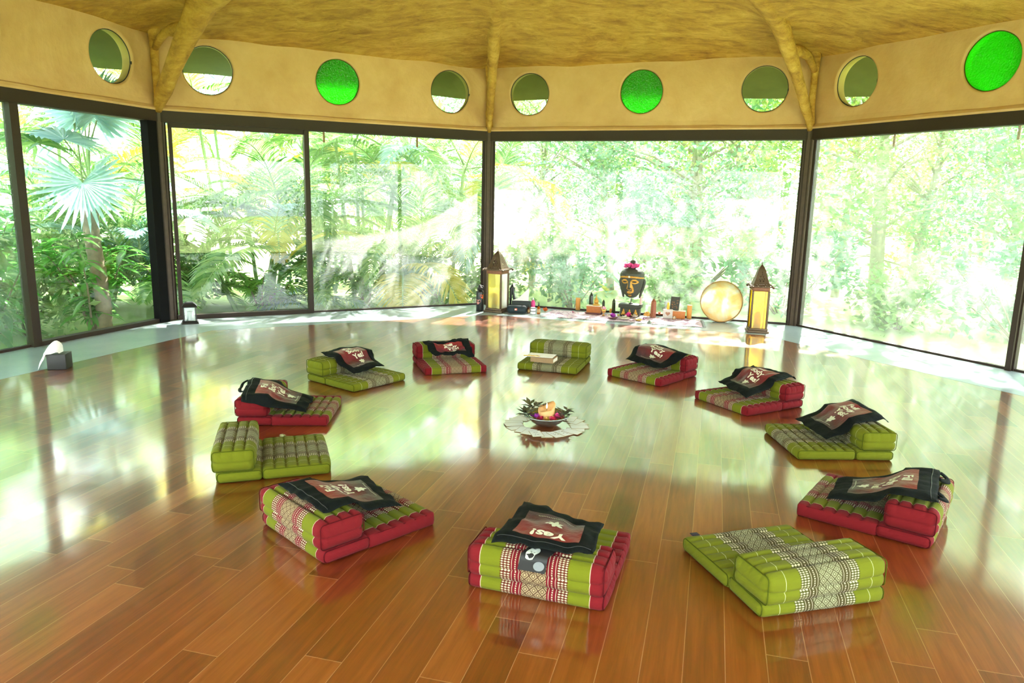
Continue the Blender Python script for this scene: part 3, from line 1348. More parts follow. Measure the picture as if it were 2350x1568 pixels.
    for j in range(KJ + 1):
        for i in range(KI + 1):
            vs.append(topg[j0 + j][i0 + i] + Vector((0, 0, .0015)))
    for j in range(KJ):
        for i in range(KI):
            q = j * (KI + 1) + i
            fs.append((q, q + 1, q + KI + 2, q + KI + 1))
            uvs.append([(a / KI, b / KJ) for a, b in ((i, j), (i + 1, j), (i + 1, j + 1), (i, j + 1))])
    pn.add(vs, fs, 0, uvs)
    pn.build('printed_panel', M_PRINT, t)

    def PV(a, b, lift=.0):
        return G((i0 + KI * a) / N, (j0 + KJ * b) / N, .0030 + lift)
    lt = MB()
    n = len(lines)
    top = .93 if n == 3 else .99
    for li, tx in enumerate(lines):
        tv, tf, tw = text_mesh(tx)
        size = .21 if n == 3 else .27
        y0 = top - size * .78 - li * .205
        sx = min(.235 if n == 3 else .30, .66 / tw)
        x0 = .5 - tw * sx / 2 - .03 + .06 * li
        lt.add([PV(x0 + q[0] * sx, y0 + q[1] * size) for q in tv], tf, smooth=False)
    lt.build('printed_lettering', M_LETTER, t)
    fl = MB()
    fc = (.56, .2) if n == 3 else (.48, .42)
    rot0 = .4
    for q in range(6):
        a = rot0 + q * PI / 3
        L_ = .125 if q % 2 == 0 else .10
        wv = .032
        pts = [(0, 0), (.35, wv), (.7, wv * .9), (1, 0), (.7, -wv * .9), (.35, -wv)]
        if n == 1:
            L_ *= 1.35
        ring = []
        for (r_, w_) in pts:
            xx = fc[0] + (cos(a) * r_ * L_ - sin(a) * w_)
            yy = fc[1] + (sin(a) * r_ * L_ + cos(a) * w_)
            ring.append(PV(xx, yy, .0004))
        fl.add(ring, [tuple(range(6))], smooth=False)
    fl.build('printed_flower', M_FLOWERP, t)
    cp = MB()
    for q in range(22):
        a = .2 + .6 * q / 22
        yb = .045 if n == 3 else .10
        cp.add([PV(a, yb, .0003), PV(a + .014, yb, .0003), PV(a + .014, yb + .016, .0003), PV(a, yb + .016, .0003)], [(0, 1, 2, 3)], smooth=False)
    cp.build('caption_line', M_FLOWERP, t)
    return t


HB, HS = .20, .11
tote(9, [(1386, 1205), (1203, 1149), (1130, 1250), (1362, 1284)], [.188, .188, .20, .20], 'black tote bag on the cushion nearest the viewer, its print upside down', lines=('Yes!',), vr=(.24, .86), handles=0, seed=1, rough=1.3)
tote(10, [(925, 1163), (842, 1094), (638, 1118), (742, 1180)], [.11, .12, HB, HB], 'black tote bag lying flat over the left foreground cushion, printed flower to the right', handles=0, seed=2)
tote(12, [(703, 946), (719, 915), (574, 864), (552, 914)], [.10, .11, HB + .02, HB], 'black tote bag on the left cushion behind the bare green one', handles=1, seed=3)
tote(1, [(812, 861), (884, 841), (818, 795), (736, 812)], [.09, .10, .19, .21], 'black tote bag with upright lettering draped over the far left green cushion', handles=1, seed=4)
tote(2, [(998, 828), (1088, 822), (1076, 783), (968, 788)], [.09, .09, .21, .21], 'rumpled black tote bag heaped on the back cushion left of the notebook', handles=2, seed=5, rough=2.2)
tote(4, [(1434, 826), (1522, 849), (1580, 815), (1482, 784)], [.10, .10, .21, .19], 'black tote bag on the back cushion just right of the notebook cushion', handles=0, seed=6)
tote(5, [(1648, 880), (1712, 916), (1826, 866), (1728, 843)], [.10, .10, .20, .20], 'black tote bag on the maroon cushion in the middle of the right side', handles=2, seed=7, rough=1.4)
tote(6, [(1825, 966), (1896, 1012), (2044, 957), (1957, 905)], [.10, .10, .22, .24], 'black tote bag lying askew on the green cushion of the right side', handles=1, seed=8)
tote(7, [(1926, 1101), (1899, 1146), (2152, 1162), (2156, 1083)], [.10, .10, .20, .20], 'black tote bag with two stubby handles behind the bare green foreground cushion', handles=2, seed=9)

# portrait print on the nearest cushion
org, rz, _ = CUSH[9]
inv = Matrix.Rotation(-rz, 4, 'Z') @ Matrix.Translation(-org)
cpx = [(1203, 1283), (1262, 1298), (1277, 1270), (1225, 1248)]
chz = [.13, .13, .192, .194]
P = [inv @ at(a[0], a[1], h) for a, h in zip(cpx, chz)]
for p in P[:2]:
    p.y = -.026
t = thing('portrait_print', 'small black and white portrait photo print tucked under the nearest tote bag', 'photo', org, rz)


def cardS(u, v, off=0.0):
    a, b = P[0] * (1 - u) + P[1] * u, P[3] * (1 - u) + P[2] * u
    yb = b.y * 1.0
    # runs down the back face then over the top edge
    if v < .5:
        q = v / .5
        p = a * (1 - q) + Vector((a.x * .7 + b.x * .3, -.024, .186)) * q
        n_ = Vector((0, -1, .1))
    else:
        q = (v - .5) / .5
        p = Vector((a.x * .7 + b.x * .3, -.018, .19)) * (1 - q) + Vector((b.x, max(b.y, .03), .197)) * q
        n_ = Vector((0, -.2, 1))
    return p + n_.normalized() * (.003 + off)


mb = MB()
for off in (0, -.0012):
    vs, fs = [], []
    for j in range(13):
        for i in range(9):
            vs.append(cardS(i / 8, j / 12, off))
    for j in range(12):
        for i in range(8):
            q = j * 9 + i
            fs.append((q, q + 1, q + 10, q + 9))
    mb.add(vs, fs)
mb.build('print_sheet', M_INK, t)
mb = MB()


def blob(mb, cu, cv, ru, rv, off, rot=0.0, n=18):
    ring = []
    for i in range(n):
        a = 2 * PI * i / n
        du, dv = cos(a) * ru, sin(a) * rv
        ring.append(cardS(cu + du * cos(rot) - dv * sin(rot), cv + du * sin(rot) + dv * cos(rot), off))
    c_ = cardS(cu, cv, off)
    mb.add([c_] + ring, [(0, 1 + i, 1 + (i + 1) % n) for i in range(n)])


blob(mb, .36, .62, .22, .20, .0035, .4)
mb.build('printed_face', M_FACEP, t)
mb = MB()
blob(mb, .30, .60, .035, .012, .005)
blob(mb, .44, .58, .035, .012, .005)
blob(mb, .35, .52, .012, .05, .005)
blob(mb, .33, .73, .06, .012, .005)
mb.build('printed_features', M_INK, t)
mb = MB()
blob(mb, .74, .24, .2, .17, .003)
mb.build('printed_grey_area', M_GREYSOFT, t)

# notebook and pen on the far cushion
org, rz, _ = CUSH[3]
nb = thing('notebook', 'brown kraft notebook lying on the green cushion at the back of the ring', 'book', (.29, 6.42, .072), math.radians(-20))
mb = MB()
mb.box((0, 0, .004), (.21, .145, .004), bev=.001)
mb.box((0, 0, .040), (.21, .145, .004), bev=.001)
mb.box((0, -.072, .022), (.21, .003, .04))
mb.build('cover', M_KRAFT, nb)
mb = MB()
mb.box((.003, .002, .022), (.196, .136, .032))
mb.build('pages', M_PAGES, nb)
sh = thing('paper_sheet', 'white folded sheet lying on top of the brown notebook', 'paper', (.27, 6.45, .1145), math.radians(-14))
mb = MB()
vs = [(-.13, -.07, .0), (.11, -.08, .002), (.12, .07, .004), (-.12, .08, .004)]
mb.add(vs + [(a, b, c_ + .002) for a, b, c_ in vs], [(3, 2, 1, 0), (4, 5, 6, 7), (0, 1, 5, 4), (1, 2, 6, 5), (2, 3, 7, 6), (3, 0, 4, 7)], smooth=False)
mb.build('sheet', M_PAPER, sh)
mb = MB()
mb.tube([(-.08, 0, 0), (.05, 0, 0), (.07, 0, 0)], [.005, .005, .001], 8)
o = mb.build('pen', M_BRASS, None, (.185, 6.40, .123), math.radians(-10))
tag(o, 'gold coloured pen lying on the white sheet of the notebook', 'pen')
# small dark loop tag on the open green cushion
org, rz, t8 = CUSH[8]
mb = MB()
mb.box((-.215, CD + .014, .052), (.035, .03, .004), bev=.001)
o = mb.build('fabric_loop', plain('dark_purple_ribbon', (.02, .015, .03), .8), t8)

# ================================================================== CENTREPIECE
c0 = Vector((.243, 4.775, 0))
# ring of cards
rc = random.Random(5)
NCD = 22
for q in range(NCD):
    a = 2 * PI * q / NCD + .1
    r_ = .215 + rc.uniform(-.01, .01)
    w_, h_ = .075, .12
    th = a + PI / 2 + rc.uniform(-.25, .25) + .35
    zz = .0008 + (q % 4) * .0013
    mb = MB()
    mb.box((0, 0, .0005), (w_, h_, .0009), mi=0)
    posname = ['right', 'far right', 'far', 'far left', 'left', 'near left', 'near', 'near right'][int(((a + PI / 8) % (2 * PI)) / (PI / 4))]
    o = thing('oracle_card', 'pale card in the ring fanned around the candle bowl, on its %s side' % posname, 'card',
              (c0.x + r_ * cos(a), c0.y + r_ * sin(a), zz), th - PI / 2 + PI / 2, 'cards fanned around the candle bowl on its %s side' % posname)
    mb.build('card_sheet', M_CARDW, o)
    ed = MB()
    for (cx_, cy_, sx_, sy_) in ((0, h_ / 2, w_, .002), (0, -h_ / 2, w_, .002), (w_ / 2, 0, .002, h_), (-w_ / 2, 0, .002, h_)):
        ed.box((cx_, cy_, .0006), (sx_, sy_, .0014))
    ed.build('gilded_edge', M_CARDE, o)
    if q in (15, 17, 18):
        for s_ in range(5):
            ik = MB()
            ik.box((rc.uniform(-.02, .02), rc.uniform(-.03, .03), .0012), (rc.uniform(.006, .016), .003, .0004))
            ik.build('ink_mark', M_INK, o)

bw = thing('candle_bowl', 'embossed silver bowl in the middle of the ring of cards', 'bowl', c0 + Vector((0, 0, .006)))
mb = MB()
prof = [(.05, 0), (.075, .004), (.10, .02), (.122, .045), (.142, .064), (.150, .067), (.148, .071), (.138, .066), (.118, .047), (.095, .024), (.06, .01), (.001, .008)]
mb.lathe(prof, 40, cap=False, wob=lambda a, z: 1 + (.012 * sin(a * 16) if z > .03 else 0))
mb.add([(.05 * cos(2 * PI * i / 40), .05 * sin(2 * PI * i / 40), 0) for i in range(40)], [tuple(range(39, -1, -1))])
mb.build('bowl_shell', M_SILVER, bw)
mb = MB()
mb.tube([(.153 * cos(2 * PI * i / 40), .153 * sin(2 * PI * i / 40), .068) for i in range(40)], .004, 8, closed=True)
mb.build('rim', M_SILVER, bw)
cn = thing('pillar_candle', 'large melted orange candle burning in the silver bowl', 'candle', c0 + Vector((.0, 0, .016)))
mb = MB()
N = 32
prof = [(.050, 0, 0), (.052, .03, 0), (.054, .07, 1), (.058, .10, 1), (.052, .108, 1), (.040, .098, .6), (.02, .086, .2), (.002, .084, 0)]
vs, fs = [], []
for r_, z_, w_ in prof:
    for i in range(N):
        a = 2 * PI * i / N
        lift = w_ * (.028 * max(0, cos(a - .6)) - .022 * max(0, cos(a + 2.1)) + .006 * sin(3 * a))
        vs.append((r_ * cos(a) * (1 + .05 * w_ * sin(2 * a)), r_ * sin(a), z_ + lift))
for j in range(len(prof) - 1):
    for i in range(N):
        fs.append((j * N + i, j * N + (i + 1) % N, (j + 1) * N + (i + 1) % N, (j + 1) * N + i))
fs.append(tuple(range(N - 1, -1, -1)))
mb.add(vs, fs)
mb.build('wax_body', M_WAXT, cn)
mb = MB()
mb.tube([(0, 0, .084), (.001, 0, .094), (.0, .0, .10)], .0012, 6)
mb.build('wick', M_INK, cn)
mb = MB()
mb.lathe([(.001, .097), (.0055, .105), (.006, .115), (.003, .130), (.0005, .142)], 10)
mb.build('flame', M_FLAME, cn)
fr_ = random.Random(11)


def petal_mb(n, r, mb=None, mi=0, spread=.9):
    mb = mb or MB()
    for q in range(n):
        a = 2 * PI * q / n + fr_.uniform(-.2, .2)
        el = fr_.uniform(.2, spread)
        pts = []
        for (t_, w_) in ((0, .12), (.4, .42), (.8, .36), (1, .05)):
            zz = r * (sin(el) * t_ + .15 * t_ * t_)
            rr_ = r * cos(el) * t_
            for s_ in (-1, 1):
                pts.append((cos(a) * rr_ - sin(a) * w_ * r * s_, sin(a) * rr_ + cos(a) * w_ * r * s_, zz - .04 * r * (1 - abs(s_))))
        mb.add(pts, [(0, 1, 3, 2), (2, 3, 5, 4), (4, 5, 7, 6)], mi)
    return mb


def blossom(name, label, cat, loc, r, mat, n=9, group=None, parent_name='petals'):
    t = thing(name, label, cat, loc, 0, group)
    petal_mb(n, r, spread=1.3).build('petals', mat, t)
    h = MB()
    h.sphere((0, 0, r * .25), r * .22, 8)
    h.build('flower_centre', M_GOLD, t)
    return t


def leafy(name, label, loc, stems, mat, size=.05, h=.08, group=None):
    t = thing(name, label, 'foliage', loc, 0, group)
    s_ = MB()
    l_ = MB()
    for q in range(stems):
        a = fr_.uniform(0, 2 * PI) if stems > 1 else fr_.uniform(-.4, .4)
        tip = Vector((cos(a) * .03, sin(a) * .03, h))
        s_.tube([(0, 0, 0), tip * .5 + Vector((0, 0, .01)), tip], .0015, 5)
        for k_ in range(5):
            b = a + (k_ - 2) * .9
            d = Vector((cos(b), sin(b), fr_.uniform(-.1, .7))).normalized()
            sd_ = d.cross(Vector((0, 0, 1))).normalized()
            base = tip * fr_.uniform(.5, 1)
            l_.add([base, base + d * size * .5 + sd_ * size * .2 + Vector((0, 0, .003)), base + d * size, base + d * size * .5 - sd_ * size * .2 + Vector((0, 0, .003))], [(0, 1, 2), (0, 2, 3)])
    s_.build('stem', M_DARKLEAF, t)
    l_.build('leaf_spray', mat, t)
    return t


BZ = c0.z + .052
for (dx, dy, r_, mt, nm, lb) in (
        (-.065, -.035, .034, M_PURP, 'orchid_bloom', 'violet orchid bloom at the left of the orange candle'),
        (-.095, .01, .028, M_PURP, 'orchid_bloom', 'smaller violet bloom at the left rim of the silver bowl'),
        (.075, -.02, .042, M_PINK, 'pink_bloom', 'large pink bloom right of the orange candle'),
        (.085, .045, .032, M_PINK, 'pink_bloom', 'pink bloom behind the right rim of the silver bowl'),
        (-.045, -.085, .034, M_CRIM, 'crimson_bloom', 'crimson petals at the front left of the silver bowl'),
        (.035, -.095, .036, M_CRIM, 'crimson_bloom', 'crimson petals at the front right of the silver bowl'),
        (-.005, -.10, .026, M_GOLD, 'seed_pod', 'brown seed cluster at the front centre of the silver bowl'),
        (.10, -.04, .026, M_CRIM, 'crimson_bloom', 'crimson bloom at the right rim of the silver bowl'),
        (-.02, .09, .034, M_CRIM, 'crimson_bloom', 'crimson bloom behind the orange candle')):
    blossom(nm, lb, 'flower', (c0.x + dx, c0.y + dy, BZ), r_, mt)
leafy('leaf_sprig', 'dark leafy sprig standing at the left of the bowl', (c0.x - .10, c0.y + .02, BZ), 3, M_DARKLEAF, 0.072, .085)
leafy('leaf_sprig', 'dark leafy sprig leaning over the left rim of the bowl', (c0.x - .12, c0.y - .01, BZ + .01), 3, M_DARKLEAF, 0.078, .02)
leafy('leaf_sprig', 'dark leafy sprig at the right rim of the bowl', (c0.x + .115, c0.y + .02, BZ + .01), 3, M_DARKLEAF, 0.065, .04)
leafy('leaf_sprig', 'dark leafy sprig drooping over the right front of the bowl', (c0.x + .12, c0.y - .03, BZ + .006), 2, M_DARKLEAF, 0.065, .015)
leafy('leaf_sprig', 'dark leafy sprig behind the orange candle', (c0.x - .03, c0.y + .06, BZ + .01), 2, M_DARKLEAF, 0.065, .07)

# ================================================================== ALTAR AND LANTERNS
def big_lantern(label, loc, rz, side, body_h, roof_h, panes, candle_mat):
    t = thing('moroccan_lantern', label, 'lantern', loc, rz)
    s_ = side
    mb = MB()
    mb.box((0, 0, .014), (s_ * 1.12, s_ * 1.12, .028), bev=.004)
    mb.box((0, 0, .04), (s_ * .98, s_ * .98, .03), bev=.003)
    mb.build('base', M_COPPER, t)
    z0, z1 = .055, .055 + body_h
    for sx in (-1, 1):
        for sy in (-1, 1):
            p = MB()
            p.box((sx * s_ * .41, sy * s_ * .41, (z0 + z1) / 2), (.022, .022, body_h), bev=.003)
            for q in range(22):
                p.sphere((sx * s_ * .41 + sx * .012, sy * s_ * .41 + sy * .012, z0 + body_h * (q + .5) / 22), .0045, 6)
            p.build('corner_post', M_COPPER, t)
    b = MB()
    b.box((0, 0, z1 + .02), (s_ * .90, s_ * .90, .045), bev=.003)
    b.build('copper_band', M_COPPERL, t)
    b = MB()
    b.box((0, 0, z1 + .052), (s_ * 1.18, s_ * 1.18, .014), bev=.003)
    for sx in (-1, 1):
        for sy in (-1, 1):
            b.sphere((sx * s_ * .59, sy * s_ * .59, z1 + .046), .016, 8)
    for q in range(9):
        u_ = (q - 4) / 9 * s_ * 1.15
        for sy in (-1, 1):
            b.sphere((u_, sy * s_ * .56, z1 + .062), .008, 6)
            b.sphere((sy * s_ * .56, u_, z1 + .062), .008, 6)
    b.build('cornice', M_COPPER, t)
    # pierced ogee roof as four panels
    zr = z1 + .06
    for f in range(4):
        r = MB()
        RM = Matrix.Rotation(f * PI / 2, 4, 'Z')
        n_, m_ = 30, 17
        P_ = []
        for j in range(n_ + 1):
            t_ = j / n_
            hw_ = s_ * .44 * (1 - t_) ** .62 * (1 - .12 * sin(PI * t_)) + .003
            if t_ > .8:
                hw_ *= (1 - (t_ - .8) * 2.2)
            hw_ = max(.0025, hw_)
            row = []
            for i in range(m_ + 1):
                row.append(Vector(((i / m_ * 2 - 1) * hw_, -hw_, zr + roof_h * t_)))
            P_.append(row)
        holes = set()
        for (hj, hi) in ((6, 6), (6, 10), (9, 8), (9, 5), (9, 11), (12, 6), (12, 10), (15, 8), (18, 8), (2, 3), (2, 6), (2, 8), (2, 10), (2, 13)):
            holes |= {(hj, hi), (hj + 1, hi)} if hj > 3 else {(hj, hi)}
        vs, fs = [], []
        for row in P_:
            vs += row
        for j in range(n_):
            for i in range(m_):
                if (j, i) in holes:
                    continue
                q = j * (m_ + 1) + i
                fs.append((q, q + 1, q + m_ + 2, q + m_ + 1))
        r.add(vs, fs, mat=RM)
        r.build('roof_panel', M_COPPER, t)
    fi = MB()
    fi.lathe([(.006, zr + roof_h * .93), (.010, zr + roof_h * .96), (.004, zr + roof_h * 1.0), (.007, zr + roof_h * 1.03), (.001, zr + roof_h * 1.1)], 8)
    fi.build('finial', M_COPPER, t)
    for f in range(4):
        p = MB()
        RM = Matrix.Rotation(f * PI / 2, 4, 'Z')
        p.box((0, -s_ * .405, (z0 + z1) / 2), (s_ * .76, .004, body_h), RM)
        p.build('glass_pane', panes[f], t)
    c_ = thing('lantern_candle', 'pillar candle inside the ' + label, 'candle', (loc[0], loc[1], .056), 0)
    q = MB()
    q.lathe([(.042, 0), (.042, body_h * .55), (.036, body_h * .57), (.001, body_h * .56)], 20)
    q.build('wax_body', candle_mat, c_)
    w = MB()
    w.tube([(0, 0, body_h * .56), (0, 0, body_h * .6)], .002, 5)
    w.build('wick', M_INK, c_)
    return t


big_lantern('tall bronze lantern with mottled yellow glass by the middle corner post', (-.205, 9.735, 0), math.radians(-26.7), .245, .455, .235, [G_YELLOW2, G_FROST, G_FROST, G_YELLOW2], M_WAX)
big_lantern('tall bronze lantern glowing yellow in front of the right corner post', (2.885, 8.60, 0), math.radians(-9), .215, .435, .245, [G_YELLOW, G_YELLOW, G_YELLOW, G_YELLOW], M_WAX)

# small black lantern on the left
t = thing('small_lantern', 'small black lantern with a white candle on the concrete near the left corner post', 'lantern', (-3.70, 8.36, 0), math.radians(24))
t.scale = (1.12, 1.12, 1.12)
mb = MB()
mb.lathe([(.115, 0), (.105, .018), (.088, .032), (.001, .032)], 4, Matrix.Rotation(PI / 4, 4, 'Z'), smooth=False)
mb.build('base', M_BLACK, t)
for sx in (-1, 1):
    for sy in (-1, 1):
        p = MB()
        p.box((sx * .056, sy * .056, .10), (.009, .009, .15))
        p.build('corner_post', M_BLACK, t)
for f in range(4):
    p = MB()
    p.box((0, -.054, .10), (.10, .002, .14), Matrix.Rotation(f * PI / 2, 4, 'Z'))
    p.build('glass_pane', G_CLEAR2, t)
mb = MB()
mb.lathe([(.102, .170), (.104, .178), (.070, .205), (.052, .212), (.050, .218), (.035, .222), (.001, .222)], 4, Matrix.Rotation(PI / 4, 4, 'Z'), smooth=False)
mb.build('roof', M_BLACK, t)
t = thing('lantern_candle', 'white pillar candle inside the small black lantern', 'candle', (-3.70, 8.36, .033))
mb = MB()
mb.lathe([(.034, 0), (.034, .10), (.030, .104), (.001, .102)], 20)
mb.build('wax_body', M_WHITEWAX, t)
mb = MB()
mb.tube([(0, 0, .10), (0, 0, .112)], .0015, 5)
mb.build('wick', M_INK, t)

# tissue box
pA, pB, pC = at(97, 846), at(130, 851), at(154, 841)
dx = (pB - pA)
w_ = .135
rzz = math.radians(12)
t = thing('tissue_box', 'black cube tissue box with a white tissue on the left edge of the floor', 'tissue box', (-3.815, 6.075, .001), rzz)
mb = MB()
mb.box((0, 0, .065), (.145, .15, .13), bev=.004)
mb.build('box_body', M_BLACKM, t)
mb = MB()
vs, fs = [], []
N = 12
for j in range(N + 1):
    for i in range(N + 1):
        u_, v_ = i / N, j / N
        # tissue rising from a slit and flopping over to the left
        s_ = u_ * .25
        if s_ < .05:
            p = Vector((.02 - s_ * .25, 0, .126 + s_ * .9))
        else:
            q = s_ - .05
            p = Vector((.0075 - q * .80, 0, .171 + .02 * sin(q * 20) - q * q * 2.6))
        p.y = (v_ - .5) * (.09 + .6 * min(s_, .12)) + .012 * sin(u_ * 7)
        p.z += .012 * sin(v_ * 9 + u_ * 4) * u_ + (v_ - .55) * .11 * min(1, u_ * 2.2)
        p.z = max(p.z, .135) if p.x > -.07 else p.z
        vs.append(p)
for j in range(N):
    for i in range(N):
        q = j * (N + 1) + i
        fs.append((q, q + 1, q + N + 2, q + N + 1))
mb.add(vs, fs)
tis = mb.build('tissue_sheet', M_PAPER, t)


def item(name, label, cat, px, py, z=.002, rz=0.0, y=None):
    p = at(px, py) if y is None else at_y(px, py, y)
    return thing(name, label, cat, (p.x, p.y, z), rz)


WA = math.radians(-18.3)     # far right wall direction
# bottle
t = item('water_bottle', 'black water bottle with a pink heart sticker beside the middle corner post', 'bottle', 1101, 714, .001, math.radians(-10))
mb = MB()
mb.lathe([(.046, 0), (.05, .006), (.05, .25), (.045, .268), (.03, .28), (.028, .288), (.001, .288)], 24)
mb.build('bottle_body', M_BLACK, t)
mb = MB()
mb.lathe([(.036, .285), (.037, .315), (.02, .318), (.019, .345), (.001, .347)], 16)
mb.tube([(.02, 0, .34), (.045, 0, .33), (.055, 0, .30), (.04, 0, .285)], .006, 6)
mb.build('cap', M_BLACKM, t)


def heart(mb, c, r, M_, thick=.001):
    ring = []
    for i in range(28):
        a = 2 * PI * i / 28
        hx = 16 * sin(a) ** 3 / 17
        hz = (13 * cos(a) - 5 * cos(2 * a) - 2 * cos(3 * a) - cos(4 * a)) / 17
        ring.append((hx * r, hz * r))
    return ring


def heart_on_cyl(R_c, ang, zc, r):
    mb = MB()
    ring = heart(mb, 0, r, None)
    vs = [(R_c * cos(ang) * 1.0, R_c * sin(ang), zc)]
    for hx, hz in ring:
        a = ang + hx / R_c
        vs.append((R_c * cos(a), R_c * sin(a), zc + hz))
    mb.add(vs, [(0, 1 + i, 1 + (i + 1) % 28) for i in range(28)])
    return mb


heart_on_cyl(.0508, math.radians(-108), .13, .042).build('heart_sticker', M_HEART, t)
heart_on_cyl(.0508, math.radians(-38), .20, .036).build('heart_sticker', M_REDB, t)

# speaker
t = thing('portable_speaker', 'dark cylindrical bluetooth speaker with an orange badge next to the left lantern', 'speaker', (.055, 9.60, .001), math.radians(-4))
mb = MB()
vs, fs = [], []
prof = [(-.125, .030), (-.118, .045), (-.10, .052), (0, .054), (.10, .052), (.118, .045), (.125, .030)]
MX = Matrix.Translation((0, 0, .055)) @ Matrix.Rotation(PI / 2, 4, 'Y')
mb.lathe([(r_, z_) for z_, r_ in prof], 24, MX)
mb.build('speaker_body', plain('dark_teal_speaker_cloth', (.018, .032, .04), .8, bump=.4, scale=300), t)
mb = MB()
mb.box((0, 0, .004), (.18, .05, .008), bev=.002)
mb.build('foot_rail', M_BLACK, t)
for s_ in (-1, 1):
    mb = MB()
    mb.lathe([(.027, 0), (.027, .004), (.02, .006), (.001, .005)], 16, Matrix.Translation((s_ * .124, 0, .055)) @ Matrix.Rotation(s_ * PI / 2, 4, 'Y'))
    mb.build('bass_cap', M_BLACKM, t)
mb = MB()
mb.box((-.01, -.0535, .06), (.034, .004, .028), bev=.001)
bd = mb.build('badge', M_REDB, t)
tv, tf, tw = text_mesh('JBL')
mb = MB()
mb.add([(-.01 + (q[0] / tw - .5) * .026, -.0560, .053 + q[1] * .018) for q in tv], tf, smooth=False)
mb.build('badge_lettering', M_WHITEB, bd)

t = thing('black_case', 'flat black case standing behind the speaker', 'case', (.115, 9.80, .001), math.radians(-4))
mb = MB()
mb.box((0, 0, .07), (.25, .08, .14), bev=.006)
mb.build('case_body', plain('dark_green_black_case', (.025, .035, .03), .6), t)
mb = MB()
mb.box((0, -.001, .137), (.252, .084, .012), bev=.004)
mb.build('lid', M_BLACK, t)
mb = MB()
vs = [(-.12, 0, 0), (.10, 0, .0), (.10, .012, .17), (-.04, .012, .03)]
mb.add(vs + [(a, b + .003, c_) for a, b, c_ in vs], [(0, 1, 2, 3), (7, 6, 5, 4), (0, 4, 5, 1), (1, 5, 6, 2), (2, 6, 7, 3), (3, 7, 4, 0)], smooth=False)
o = mb.build('folded_paper', M_PAPER, None, (.11, 9.78, .146), math.radians(-6))
tag(o, 'white folded paper propped on top of the black case', 'paper')
mb = MB()
mb.tube([(-.06, 0, 0), (-.06, 0, .10), (-.055, 0, .17), (-.03, 0, .20), (-.02, 0, .18), (-.03, 0, .14), (-.01, 0, .09), (.05, 0, .04), (.06, 0, .03)], [.012, .014, .022, .024, .02, .014, .016, .012, .008], 8)
o = mb.build('black_strap', M_BLACK, None, (.01, 9.905, .0), 0)
for q in o.data.vertices:
    pass
tag(o, 'black curved strap sticking up behind the left lantern', 'strap')
o.location = (.03, 9.87, .0)
o.scale = (1, 1, 1.7)

# bottles
def dropper(px, py, h, r, mat, label, capm):
    t = item('dropper_bottle', label, 'bottle', px, py)
    mb = MB()
    mb.lathe([(r, 0), (r * 1.04, .004), (r, h * .52), (r * .45, h * .62), (r * .42, h * .68)], 16)
    mb.build('bottle_body', mat, t)
    mb = MB()
    mb.lathe([(r * .55, h * .66), (r * .55, h * .8), (r * .28, h * .82), (r * .3, h * .95), (r * .1, h)], 12)
    mb.build('dropper_cap', capm, t)
    mb = MB()
    mb.lathe([(r * 1.05, h * .12), (r * 1.05, h * .42)], 16, cap=False)
    mb.build('paper_label', plain('tan_bottle_label', (.55, .35, .15), .7), t)
    return t


dropper(1213, 719.5, .125, .016, plain('dark_amber_glass', (.12, .03, .01), .2), 'small dark dropper bottle left of the white jar', M_BLACK)
dropper(1236, 720.5, .15, .021, G_AMBER, 'amber dropper bottle right of the white jar', M_BLACK)
t = item('cosmetic_jar', 'white jar with dark green bands between two dropper bottles', 'jar', 1223, 721.5)
mb = MB()
mb.lathe([(.032, 0), (.034, .004), (.034, .085), (.03, .09), (.001, .09)], 20)
mb.build('jar_body', M_WHITEB, t)
for zz in (.036, .075):
    mb = MB()
    mb.lathe([(.0345, zz), (.0345, zz + .009)], 20, cap=False)
    mb.build('dark_band', M_CRYG, t)
p = at(1223, 716)
t = thing('pump_bottle', 'pink bottle with a narrow cap behind the white jar', 'bottle', (p.x, p.y + .02, .002))
mb = MB()
mb.lathe([(.026, 0), (.028, .005), (.028, .13), (.02, .145), (.009, .15), (.009, .165)], 16)
mb.build('bottle_body', M_PINK, t)
mb = MB()
mb.lathe([(.011, .16), (.011, .175), (.005, .18), (.003, .195)], 10)
mb.build('cap', M_WHITEB, t)
blossom('orange_flower', 'orange flower on the concrete behind the amber bottle', 'flower', (at(1249, 707).x, 9.82, .002), .05, M_ORPET, 8)

# cloth
FLc, FRc, BRc2, BLc2 = Vector((.36, 9.37, 0)), Vector((2.30, 8.80, 0)), Vector((2.40, 9.33, 0)), Vector((.55, 9.95, 0))
mb = MB()
nx, ny = 60, 18
vs, fs = [], []
for j in range(ny + 1):
    for i in range(nx + 1):
        u_, v_ = i / nx, j / ny
        p = (FLc * (1 - u_) + FRc * u_) * (1 - v_) + (BLc2 * (1 - u_) + BRc2 * u_) * v_
        p.z = .0035 + .0025 * (1 + noise.noise(Vector((p.x * 7, p.y * 7, 0))))
        p.x += .012 * noise.noise(Vector((u_ * 14, v_ * 8, 2)))
        p.y += .015 * noise.noise(Vector((u_ * 10, v_ * 8, 7)))
        vs.append(p)
for j in range(ny):
    for i in range(nx):
        q = j * (nx + 1) + i
        fs.append((q, q + 1, q + nx + 2, q + nx + 1))
mb.add(vs, fs)
low = [p - Vector((0, 0, .0028)) for p in vs]
mb.add(low, [tuple(reversed(f)) for f in fs])
clo = thing('altar_cloth', 'purple and white patterned cloth spread under the altar things', 'cloth', (0, 0, 0))
mb.build('cloth_sheet', M_CLOTH, clo)
mb = MB()
fr2 = random.Random(2)
for i in range(90):
    u_ = i / 89
    p = FLc * (1 - u_) + FRc * u_
    q = p + Vector((-.01, -.03 - fr2.uniform(0, .012), .0015))
    mb.tube([p + Vector((0, 0, .004)), (p + q) / 2 + Vector((fr2.uniform(-.006, .006), 0, .002)), q], .003, 4)
